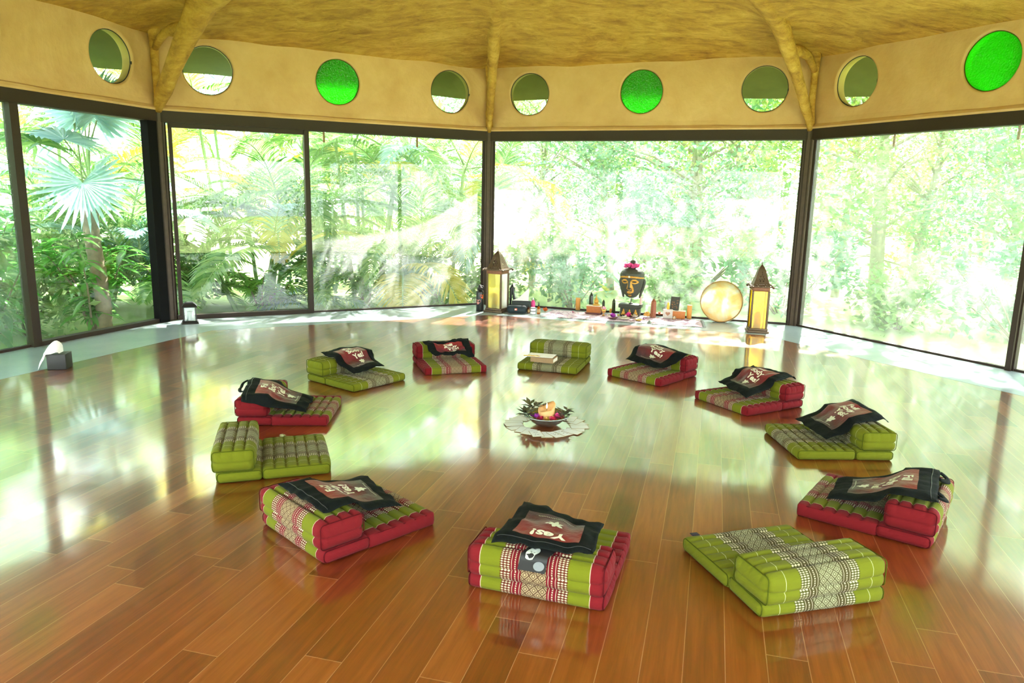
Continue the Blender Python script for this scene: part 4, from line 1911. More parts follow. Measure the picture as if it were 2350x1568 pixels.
for i in range(34):
    u_ = i / 33
    p = FRc * (1 - u_) + BRc2 * u_
    q = p + Vector((.03 + fr2.uniform(0, .012), -.008, .0015))
    mb.tube([p + Vector((0, 0, .004)), q], .003, 4)
mb.build('fringe', M_LACE, clo)
CZ = .0095


def candle(label, px, py, r, h, mat, y=None, flame=False, name='pillar_candle'):
    t = item(name, label, 'candle', px, py, CZ, 0, y)
    mb = MB()
    mb.lathe([(r, 0), (r, h * .97), (r * .9, h), (r * .5, h * .985), (.001, h * .98)], 20, wob=lambda a, z: 1 + .03 * sin(a * 3 + z * 30))
    mb.build('wax_body', mat, t)
    mb = MB()
    mb.tube([(0, 0, h * .97), (0, 0, h + .008)], .0016, 5)
    mb.build('wick', M_INK, t)
    return t


candle('orange pillar candle at the left end of the altar', 1326, 713, .032, .165, M_WAX)
candle('orange pillar candle at the right end of the altar beside the round drum', 1581, 733, .031, .175, M_WAX)


def crystal(label, px, y, w, h, mat, z=CZ, base_y=712, name='crystal_point'):
    p = at_y(px, base_y, y)
    t = thing(name, label, 'crystal', (p.x, y, z), .3)
    mb = MB()
    mb.lathe([(w * .52, 0), (w * .5, h * .05), (w * .42, h * .82), (w * .02, h)], 6, smooth=False)
    mb.build('crystal_shaft', mat, t)
    return t


crystal('tall dark crystal point behind the wooden box', 1356, 9.80, .07, .27, M_CRYG)
crystal('slim dark crystal point right of the wooden box', 1384.5, 9.76, .045, .18, M_CRYG)
crystal('dark green crystal point left of the carved head', 1408, 9.67, .055, .21, M_CRYG)
crystal('red brown crystal point right of the carved head', 1499, 9.48, .085, .245, M_CRYR, base_y=720)

# wooden box with little stupa
t = item('wooden_box', 'orange reeded wooden box left of the carved head', 'box', 1363, 714.5, CZ, WA, 9.66)
mb = MB()
mb.box((0, 0, .010), (.205, .105, .02), bev=.002)
mb.build('plinth', M_WOODR, t)
mb = MB()
mb.box((0, 0, .062), (.185, .09, .085), bev=.002)
for q in range(14):
    mb.box(((q - 6.5) * .013, -.046, .058), (.006, .004, .07))
mb.build('box_body', M_WOODO, t)
mb = MB()
mb.box((0, 0, .108), (.20, .10, .010), bev=.002)
mb.build('lid', M_SHELL, t)
t2 = thing('brass_stupa', 'small golden stupa ornament standing on the orange wooden box', 'ornament', (t.location.x + .025, t.location.y - .01, CZ + .1135), 0)
mb = MB()
mb.lathe([(.05, 0), (.048, .008), (.034, .014), (.038, .02), (.022, .03)], 20)
mb.build('plinth', M_GOLD, t2)
mb = MB()
mb.lathe([(.024, .026), (.032, .045), (.030, .065), (.018, .085), (.009, .10), (.006, .12), (.001, .15)], 16)
mb.build('bell_and_spire', M_GOLD, t2)

# tea light, goblet, bits in front of the box
def tealight(label, px, py, r=.024, y=None):
    t = item('tea_light', label, 'candle', px, py, CZ, 0, y)
    mb = MB()
    mb.lathe([(r * .8, 0), (r, .003), (r * 1.08, .045), (r * .98, .045), (r * .9, .006), (.001, .006)], 18, cap=False)
    mb.build('glass_cup', G_CLEAR2, t)
    mb = MB()
    mb.lathe([(r * .8, .007), (r * .8, .022), (.001, .022)], 14)
    mb.build('wax', M_WAXT, t)
    mb = MB()
    mb.lathe([(.001, .024), (.004, .030), (.0005, .044)], 8)
    mb.build('flame', M_FLAME, t)


tealight('glass tea light in front of the orange wooden box', 1363, 716.5)
tealight('glass tea light in front of the heart tile', 1547, 731, y=9.30)
t = item('brass_goblet', 'small brass goblet holding a pink flower left of the carved head', 'goblet', 1385, 726, CZ)
mb = MB()
mb.lathe([(.022, 0), (.02, .005), (.006, .012), (.006, .03), (.022, .042), (.034, .065), (.036, .085), (.033, .085), (.02, .05), (.001, .045)], 18, cap=False)
mb.build('goblet_cup', M_BRASS, t)
blossom('pink_bloom', 'pale pink flower standing in the brass goblet', 'flower', (t.location.x, t.location.y, CZ + .075), .042, plain('pale_pink_petal', (.85, .45, .55), .6), 9)
mb = MB()
mb.sphere((0, 0, .034), .026, 12, (.7, .4, 1.3))
o = mb.build('gold_figurine', M_GOLD, None, at(1401, 721) + Vector((0, 0, CZ)))
tag(o, 'tiny oval golden figurine just left of the carved head stand', 'figurine')


def dish(label, px, py, r, mat, cont=None, contlabel=None, cr=.03):
    t = item('small_dish', label, 'dish', px, py, CZ)
    mb = MB()
    mb.lathe([(r * .55, 0), (r * .85, .008), (r, .022), (r * .94, .022), (r * .6, .007), (.001, .005)], 20, cap=False)
    mb.add([(r * .55 * cos(2 * PI * i / 20), r * .55 * sin(2 * PI * i / 20), 0) for i in range(20)], [tuple(range(19, -1, -1))])
    mb.build('dish_body', mat, t)
    if cont is not None:
        blossom('flower_head', contlabel, 'flower', (t.location.x, t.location.y, CZ + .012), cr, cont, 10)


dish('dark red dish in front of the altar holding a violet flower', 1406, 733, .065, M_WOODR, M_PURP, 'violet flower lying in the dark red dish', .055)
dish('brown dish of pink flowers before the carved head stand', 1441, 731, .062, M_WOODR, M_PINK, 'bright pink flower in the brown dish before the stand', .055)
dish('pale shallow dish in the front row of the altar', 1433, 734.5, .07, M_SHELL, M_WPET, 'cream petals lying on the pale shallow dish', .045)
dish('small gilded dish at the front edge of the cloth', 1465, 738, .045, M_BRASS, M_WPET, 'cream petals in the small gilded dish', .03)
dish('shell coloured dish beside the brown flower dish', 1456, 729, .045, M_SHELL, M_WPET, 'cream petals in the shell coloured dish', .035)
dish('low reddish dish at the foot of the red crystal', 1513, 724.5, .05, M_WOODO, M_ORPET, 'orange petals in the low reddish dish', .03)
for (px, py, r_, mt, lb) in ((1426, 723, .035, M_WPET, 'cream blossom between the gold figurine and the brown dish'),
                             (1419, 728, .030, plain('lime_petal', (.6, .65, .2), .6), 'yellow green blossom behind the pale shallow dish'),
                             (1396, 728, .028, M_WPET, 'white blossom beside the foot of the brass goblet'),
                             (1458, 722, .038, plain('blush_petal', (.88, .62, .55), .6), 'blush blossom right of the brown flower dish')):
    p = at(px, py)
    blossom('cut_blossom', lb, 'flower', (p.x, p.y, CZ), r_, mt, 8)
for (px, py, mt, lb) in ((1345, 721, M_CRIM, 'red petal on the cloth before the wooden box'), (1372, 721, M_ORPET, 'orange petal on the cloth before the tea light'),
                         (1478, 734, M_PURP, 'violet petal right of the small gilded dish'), (1316, 719, M_PINK, 'pink petal left of the left pillar candle')):
    p = at(px, py)
    mb = petal_mb(3, .03, spread=.4)
    o = mb.build('loose_petal', mt, None, (p.x, p.y, CZ))
    tag(o, lb, 'petal')
# pinecone with glass stem
t = item('gilded_cone', 'small gilded pine cone in front of the red crystal', 'pine cone', 1484, 729, CZ)
mb = MB()
for q in range(46):
    a = q * 2.4
    h_ = q / 46
    rr_ = .036 * math.sqrt(max(0, 1 - (h_ * 1.05 - .35) ** 2 * 1.6))
    mb.sphere((rr_ * cos(a), rr_ * sin(a), .012 + h_ * .05), .009, 6)
mb.build('scales', M_BRASS, t)
p = at(1483, 721)
t = thing('bud_vase', 'slim clear glass vase behind the gilded pine cone', 'vase', (p.x, p.y, CZ))
mb = MB()
mb.lathe([(.018, 0), (.02, .005), (.02, .11), (.018, .11), (.017, .01), (.001, .008)], 16, cap=False)
mb.build('glass_tube', G_CLEAR2, t)
mb = MB()
mb.lathe([(.02, 0), (.004, .022)], 5, smooth=False)
o = mb.build('pyramid_stone', M_GREY, None, at(1490, 743) + Vector((0, 0, .001)))
o.scale = (2, 2, 1.8)
tag(o, 'small grey green stone on the floor in front of the cloth', 'stone')

# heart tile, orange box, picture card, little candle
t = item('heart_tile', 'whitewashed block with a brown heart near the picture card', 'block', 1532, 729, CZ, math.radians(-14), 9.42)
mb = MB()
mb.box((0, 0, .058), (.12, .045, .115), bev=.004)
mb.build('block_body', plain('whitewashed_wood', (.6, .56, .5), .8, var=.2), t)
mb = MB()
ring = heart(mb, 0, .032, None)
vs = [(0, -.0235, .06)] + [(a, -.0235, .06 + b) for a, b in ring]
mb.add(vs, [(0, 1 + i, 1 + (i + 1) % 28) for i in range(28)])
mb.build('heart_motif', plain('brown_heart_paint', (.4, .2, .12), .7), t)
t = thing('wooden_block', 'plain orange wooden box behind the heart tile', 'box', (at_y(1554, 724, 9.43).x, 9.43, CZ), math.radians(-14))
mb = MB()
mb.box((-.0, 0, .05), (.20, .07, .10), bev=.002)
mb.build('box_body', M_WOODO, t)
mb = MB()
mb.box((0, 0, .0965), (.204, .074, .008), bev=.002)
mb.build('lid', M_SHELL, t)
bl = t.location.copy()
t = thing('picture_card', 'dark framed picture card standing on the plain orange box', 'card', (bl.x - .045, bl.y - .005, CZ + .1015), math.radians(-10))
Rt = Matrix.Rotation(math.radians(-6), 4, 'X') @ Matrix.Rotation(math.radians(4), 4, 'Y')
mb = MB()
mb.box((0, 0, .088), (.115, .006, .175), Rt, bev=.002)
mb.build('card_frame', M_STONED, t)
mb = MB()
fr3 = random.Random(4)
for q in range(13):
    cx_, cz_ = fr3.uniform(-.038, .038), fr3.uniform(.025, .15)
    mb.box((cx_, -.0042, cz_), (fr3.uniform(.008, .02), .001, fr3.uniform(.006, .018)), Rt)
mb.build('picture_motif', plain('tan_picture_print', (.22, .12, .06), .9, var=.5, scale=40, Specular_IOR_Level=.05), t)
t = thing('taper_candle', 'short yellow candle on the block beside the picture card', 'candle', (bl.x - .092 - .05, bl.y - .02, CZ + .118), 0)
t.location = (at_y(1532, 729, 9.42).x, 9.42, CZ + .116)
mb = MB()
mb.lathe([(.017, 0), (.016, .06), (.008, .085), (.001, .088)], 12)
mb.build('wax_body', plain('yellow_wax', (.9, .5, .05), .5), t)
mb = MB()
mb.tube([(0, 0, .086), (0, 0, .096)], .0013, 5)
mb.build('wick', M_INK, t)

# round drum leaning on the glass
t = thing('frame_drum', 'round frame drum with a pale translucent skin leaning against the glass', 'drum', (2.62, 9.22, .002), math.radians(-18))
tilt = Matrix.Rotation(math.radians(-13), 4, 'X')
Rd = .262
DM = Matrix.Translation((0, 0, 0)) @ tilt @ Matrix.Translation((0, .0, Rd))
RX = Matrix.Rotation(PI / 2, 4, 'X')
mb = MB()
mb.lathe([(.001, .02), (Rd * .98, .02), (Rd * .98, .017), (.001, .017)], 64, DM @ RX, cap=False)
mb.build('drum_skin', M_DRUM, t)
mb = MB()
mb.lathe([(Rd, .024), (Rd, -.035), (Rd - .012, -.035), (Rd - .012, .014), (Rd - .01, .024), (Rd, .024)], 64, DM @ RX, cap=False)
mb.build('hoop', M_RIM, t)

# carved head on a stand
hp = at_y(1447, 716, 9.55)
t = thing('head_stand', 'blackened carved plinth with three gold relief figures under the head', 'stand', (hp.x, 9.56, CZ), WA)
mb = MB()
mb.box((0, 0, .055), (.25, .15, .11), bev=.004)
mb.box((0, 0, .133), (.29, .19, .046), bev=.004)
mb.build('plinth_body', M_STONED, t)
for q in range(3):
    mb = MB()
    cx_ = (q - 1) * .078
    mb.sphere((cx_, -.078, .045), .022, 10, (1, .35, 1.1))
    mb.sphere((cx_, -.080, .074), .013, 8, (1, .5, 1.1))
    mb.sphere((cx_ - .02, -.077, .025), .014, 8, (1.2, .4, .7))
    mb.sphere((cx_ + .02, -.077, .025), .014, 8, (1.2, .4, .7))
    mb.sphere((cx_, -.079, .093), .006, 8)
    mb.build('relief_figure', M_GOLD, t)
mb = MB()
mb.tube([(0, 0, .15), (0, 0, .26)], .006, 8)
mb.lathe([(.03, .156), (.026, .165), (.006, .172)], 12)
mb.build('rod', M_BLACKM, t)

hd = thing('carved_head', 'carved dark head sculpture with gilded features above the plinth', 'sculpture', (hp.x, 9.55, CZ + .238), WA + math.radians(-6))
HW, HH = .160, .40


def head_pt(a, t_):
    """a: angle round (0 = face front -y), t_: 0 chin .. 1 crown"""
    K_ = ((0, .18), (.05, .42), (.12, .58), (.25, .74), (.4, .87), (.55, .95), (.7, 1.0), (.8, .98), (.87, .86), (.93, .68), (.97, .45), (1.001, .2))
    for (ta, wa), (tb, wb) in zip(K_, K_[1:]):
        if ta <= t_ <= tb:
            w = HW * (wa + (wb - wa) * (t_ - ta) / (tb - ta))
            break
    x_ = sin(a) * w
    y_ = -cos(a) * w * (.92 if cos(a) > 0 else .75)
    z_ = t_ * HH
    f = max(0, cos(a)) ** 1.0
    fx = x_ / HW

    def g(cx, cz, sx, sz):
        return math.exp(-((fx - cx) / sx) ** 2 - ((t_ - cz) / sz) ** 2)
    d = 0
    d += .030 * g(0, .36, .13, .07) + .022 * g(0, .46, .075, .10)         # nose
    d += .010 * g(0, .20, .26, .028) + .008 * g(0, .165, .20, .022)       # lips
    d += .012 * g(0, .08, .22, .05)                                       # chin
    d += .010 * (g(-.42, .585, .30, .018) + g(.42, .585, .30, .018))      # brows
    d -= .012 * (g(-.40, .53, .20, .03) + g(.40, .53, .20, .03))          # sockets
    d += .009 * (g(-.40, .505, .17, .022) + g(.40, .505, .17, .022))      # lids
    d += .008 * g(0, .70, .9, .03)                                        # head band
    y_ -= d * f
    return Vector((x_, y_, z_))


mb = MB()
GC = [([(-.66, .55), (-.48, .60), (-.28, .60), (-.15, .55), (-.11, .45), (-.15, .37), (-.20, .33)], .030),
      ([(.66, .55), (.48, .60), (.28, .60), (.15, .55), (.11, .45), (.15, .37)], .034),
      ([(.17, .44), (.24, .36), (.27, .29), (.25, .235)], .055),
      ([(-.62, .52), (-.42, .495), (-.22, .515)], .020), ([(.62, .52), (.42, .495), (.22, .515)], .020),
      ([(-.20, .20), (-.07, .218), (0, .21), (.07, .218), (.20, .20)], .020), ([(-.15, .18), (0, .158), (.15, .18)], .018),
      ([(-.13, .30), (-.05, .275), (.05, .275), (.13, .30)], .016), ([(-.12, .10), (0, .085), (.12, .10)], .02)]


def near_gold(fx, t_):
    for pts_, w_ in GC:
        for (x0, y0), (x1, y1) in zip(pts_, pts_[1:]):
            y0_, y1_, t2 = y0 * 1.25, y1 * 1.25, t_ * 1.25
            dx_, dy_ = x1 - x0, y1_ - y0_
            q = max(0, min(1, ((fx - x0) * dx_ + (t2 - y0_) * dy_) / (dx_ * dx_ + dy_ * dy_)))
            if math.hypot(fx - x0 - q * dx_, t2 - y0_ - q * dy_) < w_ * 1.15:
                return True
    return False


NAh, NTh = 120, 110
vs = []
for j in range(NTh + 1):
    for i in range(NAh):
        vs.append(head_pt(2 * PI * i / NAh + PI, j / NTh))
fs, mi = [], []
for j in range(NTh):
    for i in range(NAh):
        fs.append((j * NAh + i, j * NAh + (i + 1) % NAh, (j + 1) * NAh + (i + 1) % NAh, (j + 1) * NAh + i))
        a = 2 * PI * (i + .5) / NAh + PI
        t_ = (j + .5) / NTh
        p = head_pt(a, t_)
        fx = p.x / HW
        front = cos(a) > .05
        gold = False
        ax_ = abs(fx)
        if front:
            if .675 - .03 * ax_ ** 2 < t_ < .735 - .05 * ax_ ** 2 or near_gold(fx, t_):
                gold = True
        mi.append(1 if gold else 0)
fs.append(tuple(range(NAh - 1, -1, -1)))
mi.append(0)
fs.append(tuple(NTh * NAh + i for i in range(NAh)))
mi.append(0)
mb.add(vs, fs)
mb.mi = mi
mb.build('face', [M_STONE, M_GOLD], hd)
mb = MB()
mb.lathe([(.06, .385), (.058, .41), (.05, .43), (.042, .44), (.034, .455), (.036, .47), (.026, .485), (.001, .49)], 20, Matrix.Translation((0, .0, 0)))
mb.build('topknot', M_STONED, hd)
for s_ in (-1, 1):
    mb = MB()
    mb.tube([(s_ * .150, .01, .25), (s_ * .158, .015, .21), (s_ * .148, .015, .15), (s_ * .126, .01, .08), (s_ * .112, .01, .03), (s_ * .108, .01, .0)], [.010, .014, .012, .011, .010, .006], 8, flat=1.6)
    mb.build('ear', M_STONE, hd)
mb = MB()
mb.sphere((0, -.157, .285), .013, 10, (1, .6, 1))
mb.build('forehead_jewel', M_WPET, hd)
ca, sa = cos(hd.rotation_euler.z), sin(hd.rotation_euler.z)
hx, hy, hz = hd.location
for q, (ax_, nm) in enumerate(((-.075, 'leftmost'), (-.03, 'second from left'), (.022, 'second from right'), (.068, 'rightmost'))):
    lx, ly = ax_, -.055 - .02 * (1 - abs(ax_) / .08)
    blossom('crown_flower', 'pink flower on the crown of the carved head, %s of four' % nm, 'flower',
            (hx + lx * ca - ly * sa, hy + lx * sa + ly * ca, hz + .388 + .008 * (q % 2)), .058, plain('bright_pink_petal', (.85, .12, .38), .6), 12)
pp = at_y(1470, 694, 9.52)
crystal('pale pink crystal point standing on the right end of the plinth', 1470.5, 9.49, .035, .11, M_CRYP, z=CZ + .157, base_y=694)

# ================================================================== GARDEN
gr = random.Random(21)


def leaf_cluster(mb, c, R_c, n, size, up=.3, mi=0, shape=.28):
    for _ in range(n):
        while True:
            p = Vector((gr.uniform(-1, 1), gr.uniform(-1, 1), gr.uniform(-1, 1)))
            if p.length < 1:
                break
        p = Vector((p.x * R_c[0], p.y * R_c[1], p.z * R_c[2])) + c
        d = Vector((gr.gauss(0, 1), gr.gauss(0, 1), gr.gauss(-.25, .6))).normalized()
        n_ = Vector((gr.gauss(0, .7), gr.gauss(0, .7), 1)).normalized()
        sd_ = d.cross(n_)
        if sd_.length < .1:
            continue
        sd_.normalize()
        nn = sd_.cross(d)
        s_ = size * gr.uniform(.6, 1.25)
        b = len(mb.v)
        mb.v += [p, p + d * s_ * .45 + sd_ * s_ * shape - nn * s_ * .06, p + d * s_, p + d * s_ * .45 - sd_ * s_ * shape - nn * s_ * .06]
        mb.face((b, b + 1, b + 2, b + 3), mi, None, False)


def make_tree(seed, h, rad, n_clump, per, size, lm, low=.15):
    gr.seed(seed)
    tr = MB()
    lean = Vector((gr.uniform(-.6, .6), gr.uniform(-.6, .6), 0))
    pts = [Vector((0, 0, 0)), lean * .2 + Vector((0, 0, h * .3)), lean * .6 + Vector((0, 0, h * .6)), lean + Vector((0, 0, h * .92))]
    tr.tube(pts, [.11, .085, .06, .02], 8, jit=.02)
    lf = MB()
    for q in range(n_clump):
        a = gr.uniform(0, 2 * PI)
        zz = h * (low + (1 - low) * gr.random() ** .8)
        rr_ = rad * math.sqrt(gr.uniform(.05, 1)) * (1 - .35 * max(0, zz / h - .5))
        c = lean * (zz / h) + Vector((cos(a) * rr_, sin(a) * rr_, zz))
        st = lean * (zz / h) * .7 + Vector((0, 0, zz * .75))
        if q % 3 == 0:
            tr.tube([st, (st + c) / 2 + Vector((0, 0, .1)), c], [.03, .018, .006], 5)
        r_ = gr.uniform(.35, .75)
        leaf_cluster(lf, c, (r_, r_, r_ * .7), per, size)
    return tr.mesh('trunk', M_BARK), lf.mesh('foliage', lm)


tree_var = [make_tree(1, 7.0, 2.3, 105, 70, .12, L_TREE[0]), make_tree(2, 6.2, 2.2, 105, 70, .115, L_TREE[1]),
            make_tree(3, 6.8, 2.4, 90, 66, .14, L_TREE[2]), make_tree(4, 5.2, 2.1, 85, 66, .11, L_TREE[0])]


def put_tree(x_, y_, v_, s_, rz, label, group):
    t = thing('broadleaf_tree', label, 'tree', (x_, y_, -.35), rz, group)
    t.scale = (s_, s_, s_)
    mk('trunk', tree_var[v_][0], t)
    mk('foliage', tree_var[v_][1], t)
    return t


def polar(az, d):
    a = math.radians(az)
    return (d * sin(a), d * cos(a))


# through the two right hand windows
tr_spec = []
for (az0, az1, lab, grp) in ((-1, 21, 'sun-bleached small-leaved tree in the thicket behind the pane at the altar', 'trees behind the altar pane'),
                             (21, 40, 'hazy pale tree in the thicket beyond the far right glass', 'trees beyond the far right glass')):
    for row, (d, n) in enumerate(((15.5, 4), (21.0, 4))):
        for q in range(n):
            az = az0 + (az1 - az0) * (q + .5) / n + random.uniform(-1, 1)
            tr_spec.append((az, d + random.uniform(-.8, .8), lab, grp))
for q in range(3):
    tr_spec.append((-10 - q * 14, 23 + random.uniform(-1, 1), 'tall pale tree far behind the palms of the left windows', 'trees behind the palms'))
for i, (az, d, lab, grp) in enumerate(tr_spec):
    x_, y_ = polar(az, d)
    put_tree(x_, y_, [0, 1, 2, 3, 1, 0][i % 6], random.uniform(.75, 1.0) * (d / 17), random.uniform(0, 6.28), lab, grp)
for (x_, y_, v_, s_, lab) in ((3.6, 14.6, 1, 1.25, 'taller tree rising behind the carved head, its crown above the glass'), (6.6, 13.4, 0, 1.2, 'taller tree rising behind the right corner post'),
                              (9.4, 10.6, 1, 1.15, 'taller tree rising behind the far right glass')):
    put_tree(x_, y_, v_, s_, 1.0, lab, 'taller trees behind the right hand glass')
# low bushes just outside the glass on the right
lowm = []
for sd_, lm in ((31, L_TREE[1]), (32, L_TREE[0])):
    gr.seed(sd_)
    lf = MB()
    stm = MB()
    for q in range(26):
        a = gr.uniform(0, 2 * PI)
        r_ = gr.uniform(.1, .9)
        c = Vector((cos(a) * r_, sin(a) * r_, gr.uniform(.15, 1.25)))
        leaf_cluster(lf, c, (.3, .3, .25), 55, .12)
        if q % 2 == 0:
            stm.tube([(0, 0, 0), c * .5, c], [.012, .009, .004], 5)
    lowm.append((stm.mesh('stem', M_BARKD), lf.mesh('foliage', lm)))
bs = [(1.0, 12.2, 0, 1.0, 'leafy bush outside the glass left of the carved head'), (2.6, 12.6, 1, 1.0, 'leafy bush outside the glass right of the carved head'), (4.3, 11.7, 0, 1.1, 'leafy bush outside the glass behind the right lantern'),
      (5.7, 10.8, 1, 1.0, 'leafy bush outside the glass just right of the right corner post'), (6.7, 9.5, 0, 1.15, 'leafy bush outside the middle of the far right glass'), (7.4, 8.0, 1, 1.2, 'leafy bush outside the right end of the far right glass'),
      (-.3, 12.6, 1, .9, 'leafy bush outside the glass behind the left lantern'), (8.6, 10.3, 1, 1.5, 'larger bush standing behind those at the far right glass'), (3.4, 14.0, 0, 1.5, 'larger bush standing back behind the round drum')]
for (x_, y_, v_, s_, lab) in bs:
    t = thing('garden_bush', lab, 'bush', (x_, y_, -.38), x_ * 3, 'bushes outside the right hand glass')
    t.scale = (s_, s_, s_)
    mk('stem', lowm[v_][0], t)
    mk('foliage', lowm[v_][1], t)


# palms
def frond_mesh(L_, droop, nl, ll, wid, lm, seed, vee=.5, ang=1.0):
    rr_ = random.Random(seed)
    mb = MB()
    N = 14
    pts = []
    for i in range(N + 1):
        t_ = i / N
        pts.append(Vector((L_ * (t_ - .12 * t_ * t_ * droop), 0, L_ * (.55 * t_ - droop * .75 * t_ ** 2.2))))
    mb.tube(pts, [.016 * (1 - .85 * i / N) + .002 for i in range(N + 1)], 5, mi=1)

    def P(t_):
        f = t_ * N
        i = min(N - 1, int(f))
        return pts[i].lerp(pts[i + 1], f - i)
    for i in range(nl):
        t_ = .14 + .86 * i / nl
        p = P(t_)
        tg = (P(min(1, t_ + .03)) - P(max(0, t_ - .03))).normalized()
        for s_ in (-1, 1):
            l_ = ll * (sin(PI * min(1, t_ * .82 + .16)) ** .7) * rr_.uniform(.85, 1.1)
            a = ang * (1 - .45 * t_) + rr_.uniform(-.08, .08)
            side = Vector((0, s_, 0))
            upv = side.cross(tg) * s_
            if upv.z < 0:
                upv = -upv
            d0 = (tg * cos(a) + side * sin(a) + upv * vee * .6).normalized()
            d1 = (tg * cos(a) + side * sin(a) - Vector((0, 0, .5 + .3 * rr_.random()))).normalized()
            wv = tg.cross(d0).cross(d0).normalized() * wid * .5
            q0, q1, q2, q3 = p, p + d0 * l_ * .3, p + d0 * l_ * .5 + d1 * l_ * .2, p + d0 * l_ * .55 + d1 * l_ * .5
            b = len(mb.v)
            mb.v += [q0 - wv * .4, q0 + wv * .4, q1 - wv, q1 + wv, q2 - wv * .8, q2 + wv * .8, q3]
            mb.face((b, b + 1, b + 3, b + 2), 0, None, False)
            mb.face((b + 2, b + 3, b + 5, b + 4), 0, None, False)
            mb.face((b + 4, b + 5, b + 6), 0, None, False)
    return mb.mesh('frond', [lm, M_STEM])


FR = {'g1': frond_mesh(2.2, .75, 44, .62, .034, L_PALM, 1), 'g2': frond_mesh(1.9, 1.05, 40, .55, .032, L_PALM, 2), 'g3': frond_mesh(2.5, .55, 50, .60, .034, L_PALM, 3),
      'y1': frond_mesh(2.0, .9, 42, .58, .034, L_PALMY, 4), 'b1': frond_mesh(2.1, 1.0, 42, .56, .032, L_PALMB, 5)}


def areca(x_, y_, nst, h, nf, label, seed, mixk=('g1', 'g2', 'g3', 'g1', 'y1'), spread=.35, sc_=1.0, z0=-.35):
    rr_ = random.Random(seed)
    t = thing('areca_palm', label, 'palm', (x_, y_, z0))
    t.scale = (sc_, sc_, sc_)
    for s_ in range(nst):
        a = rr_.uniform(0, 2 * PI)
        r_ = rr_.uniform(.05, spread) if nst > 1 else 0
        hh = h * rr_.uniform(.6, 1.1)
        top = Vector((cos(a) * r_ * 2.6, sin(a) * r_ * 2.6, hh))
        mb = MB()
        base = Vector((cos(a) * r_, sin(a) * r_, 0))
        n_ = 14
        pts = [base.lerp(top, i / n_) for i in range(n_ + 1)]
        rad_ = [.036 - .014 * i / n_ + (.004 if i % 2 else 0) for i in range(n_ + 1)]
        mb.tube(pts, rad_, 8)
        mb.build('stem', M_STEM, t)
        for f in range(nf):
            fa = 2 * PI * f / nf + rr_.uniform(-.4, .4)
            kf = rr_.choice(mixk)
            el = rr_.uniform(-.75, .35)
            s2 = rr_.uniform(.7, 1.1)
            mk('frond', FR[kf], t, top - Vector((0, 0, rr_.uniform(0, .15))), (0, el, fa), (s2, s2, s2))
    return t


G = 'areca palms outside the left windows'
areca(-2.6, 12.9, 5, 2.6, 6, 'areca palm with tall slim stems outside the middle of the left far window', 1)
areca(-1.3, 13.2, 4, 2.4, 6, 'areca palm just left of the middle corner post', 2, ('g1', 'g2', 'y1', 'b1', 'g3'))
areca(-4.2, 12.4, 4, 1.6, 6, 'areca palm behind the mullion of the left far window', 3)
areca(-5.7, 12.2, 3, 2.9, 6, 'areca palm with arching yellowing fronds right of the left corner post', 4, ('g1', 'y1', 'b1', 'g2', 'y1'))
areca(-4.9, 11.2, 3, .5, 6, 'low young areca palm near the small black lantern window', 5, ('g1', 'g3', 'g2', 'b1'))
areca(-3.2, 11.7, 2, .35, 5, 'low young areca palm at the foot of the left far window', 6, ('g2', 'g2', 'b1'), sc_=.8)
areca(-7.6, 12.6, 3, 2.9, 6, 'areca palm standing behind the left corner post', 7, ('g1', 'y1', 'g2'))
areca(-8.4, 10.0, 3, 2.4, 6, 'areca palm behind the fan palm of the left window', 8, ('g1', 'y1', 'y1', 'g3'))
areca(-9.0, 7.6, 3, 2.2, 6, 'areca palm beyond the left edge of the left window', 9, ('g1', 'g2', 'b1'))
areca(-.6, 15.0, 3, 2.2, 6, 'pale areca palm farther back left of the altar pane', 10, ('y1', 'g2', 'b1'))
areca(-6.5, 14.5, 3, 3.0, 6, 'areca palm farthest back among those of the left far window', 11, ('y1', 'g1', 'g2'))
areca(-3.6, 15.2, 4, 3.2, 6, 'tall areca palm at the back of the palm grove', 12, ('g1', 'g2', 'y1'))
areca(1.0, 13.6, 2, .6, 5, 'low arching palm fronds behind the left lantern', 13, ('b1', 'g2', 'y1'), sc_=.7)

areca(-4.0, 11.3, 3, 1.5, 7, 'areca palm close to the glass with broad arching fronds', 21, ('g1', 'g3', 'g2', 'b1'), sc_=1.0)
areca(-2.0, 11.9, 3, 1.1, 7, 'short areca palm close to the glass left of the middle corner post', 22, ('g1', 'g3', 'y1', 'g2'))
areca(-6.3, 11.0, 3, 1.0, 7, 'short areca palm outside behind the left corner post', 23, ('g1', 'g3', 'b1'))
areca(-5.0, 13.6, 2, 3.0, 6, 'tall areca palm with drooping fronds above the sliding pane', 25, ('g1', 'y1', 'g3', 'b1'))
areca(-7.6, 8.8, 3, .9, 6, 'short areca palm under the fan palm', 26, ('g1', 'g2', 'b1'))
areca(-7.2, 6.6, 3, 2.0, 6, 'areca palm behind the leftmost sliding pane', 27, ('g1', 'g2'))
# fan palm


